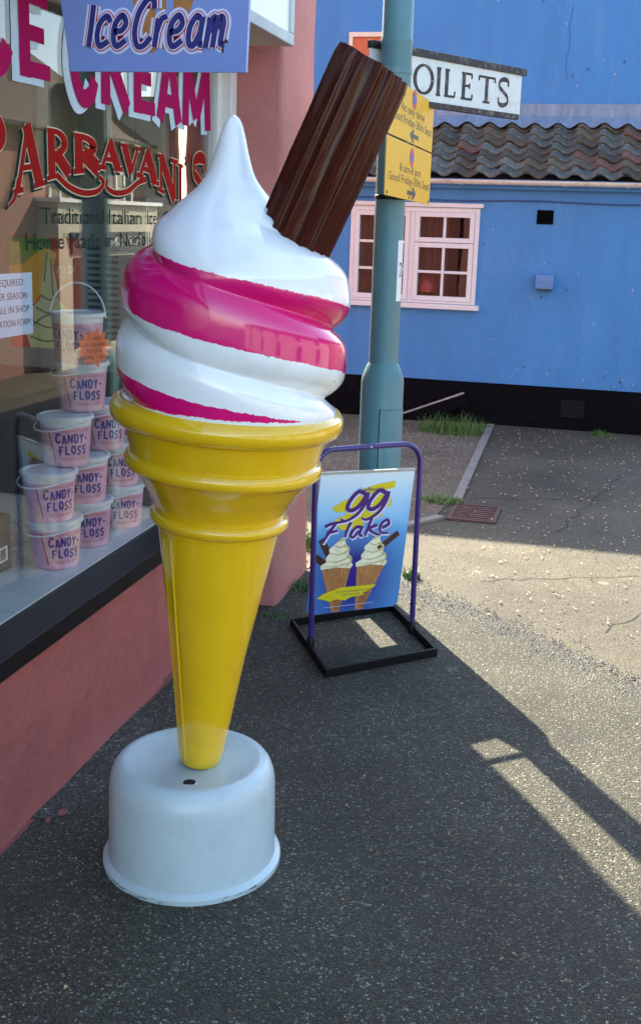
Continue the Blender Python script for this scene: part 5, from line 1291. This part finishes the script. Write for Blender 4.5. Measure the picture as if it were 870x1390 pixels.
part('shopfront', MB().box((OX - .45, 20.4, -1.6), (OX - .002, 25.4, 1.70)), M('cream_shopfront_paint', (0.45, 0.41, 0.29), 0.6, 0.06), row)
part('shopfront_cornice', MB().box((OX - .55, 20.3, 1.70), (OX - .002, 25.5, 1.78)), m_white_frame, row)
sb = part('shop_sign', MB().box((OX - .50, 20.9, .70), (OX - .452, 24.6, 1.12)), M('dark_sign_panel', (0.03, 0.03, 0.035), 0.5), row)
sbf = Frame((OX - .502, 24.5, .70), (0, -1, 0), (0, 0, 1))
part('shop_sign_word', MB().text(fit(sbf, 'POP INN LEISURE', .15, 3.4, .12, .32, .002, .01), 'POP INN LEISURE'), m_white_frame, sb)
part('shop_window', MB().box((OX - .47, 21.0, -1.2), (OX - .452, 24.5, .62)), M('street_shop_pane', (0.03, 0.035, 0.04), 0.08), row)
row2 = thing('street_house', 'rendered houses across the street behind the photographer', 'building', (OX, 0, -1.6))
part('wall', MB().box((OX + .2, -14, -1.6), (OX + 7, 9.3, 2.2)), M('street_render', (0.55, 0.48, 0.38), 0.8, 0.08), row2)
part('roof', MB().prism(Frame((0, -14.2, 0), (1, 0, 0), (0, 0, 1)), [(OX, 2.18), (OX + 3.2, 3.9), (OX + 7.2, 2.18)], 0, -23.4), m_rooft, row2)
for y in (-11, -7, -3, 1, 5):
    for z in (-.9, .9):
        w_ = part('window', MB().box((OX + .12, y, z), (OX + .22, y + 1.1, z + 1.2)), m_white_frame, row2)
        part('pane', MB().box((OX + .10, y + .08, z + .08), (OX + .115, y + 1.02, z + 1.12)), M('street_pane', (0.03, 0.035, 0.04), 0.08), w_)

row3 = thing('boarded_house', 'tan boarded house further along the street reflected in the shop window', 'building', (OX, 32, -1.6))
part('wall', MB().box((OX - .6, 25.75, -1.6), (OX + 7, 46, 4.2)), M('tan_boarding', (0.42, 0.36, 0.25), 0.7, 0.08), row3)
for k in range(14): part('batten', MB().box((OX - .66, 26.2 + k * 1.4, -1.6), (OX - .602, 26.35 + k * 1.4, 4.2)), m_cream, row3)

# cracks in the old tarmac
m_crack = M('tarmac_crack', (0.018, 0.017, 0.014), 0.9, 0.3)
mb = MB()
for a, b, n in (((-.45, 4.78), (.9, 5.35), 22), ((-.15, 5.7), (.35, 7.9), 26), ((.1, 4.3), (.3, 4.65), 8), ((-.68, 6.3), (.2, 6.55), 16)):
    P = []
    for i in range(n + 1):
        q = i / n; P.append((a[0] + (b[0] - a[0]) * q + R_.uniform(-.018, .018), a[1] + (b[1] - a[1]) * q + R_.uniform(-.022, .022)))
    mb.stroke(GF, P, .006, .0022, smooth=False, taper=(1, .5))
setting('tarmac_cracks', mb, m_crack)
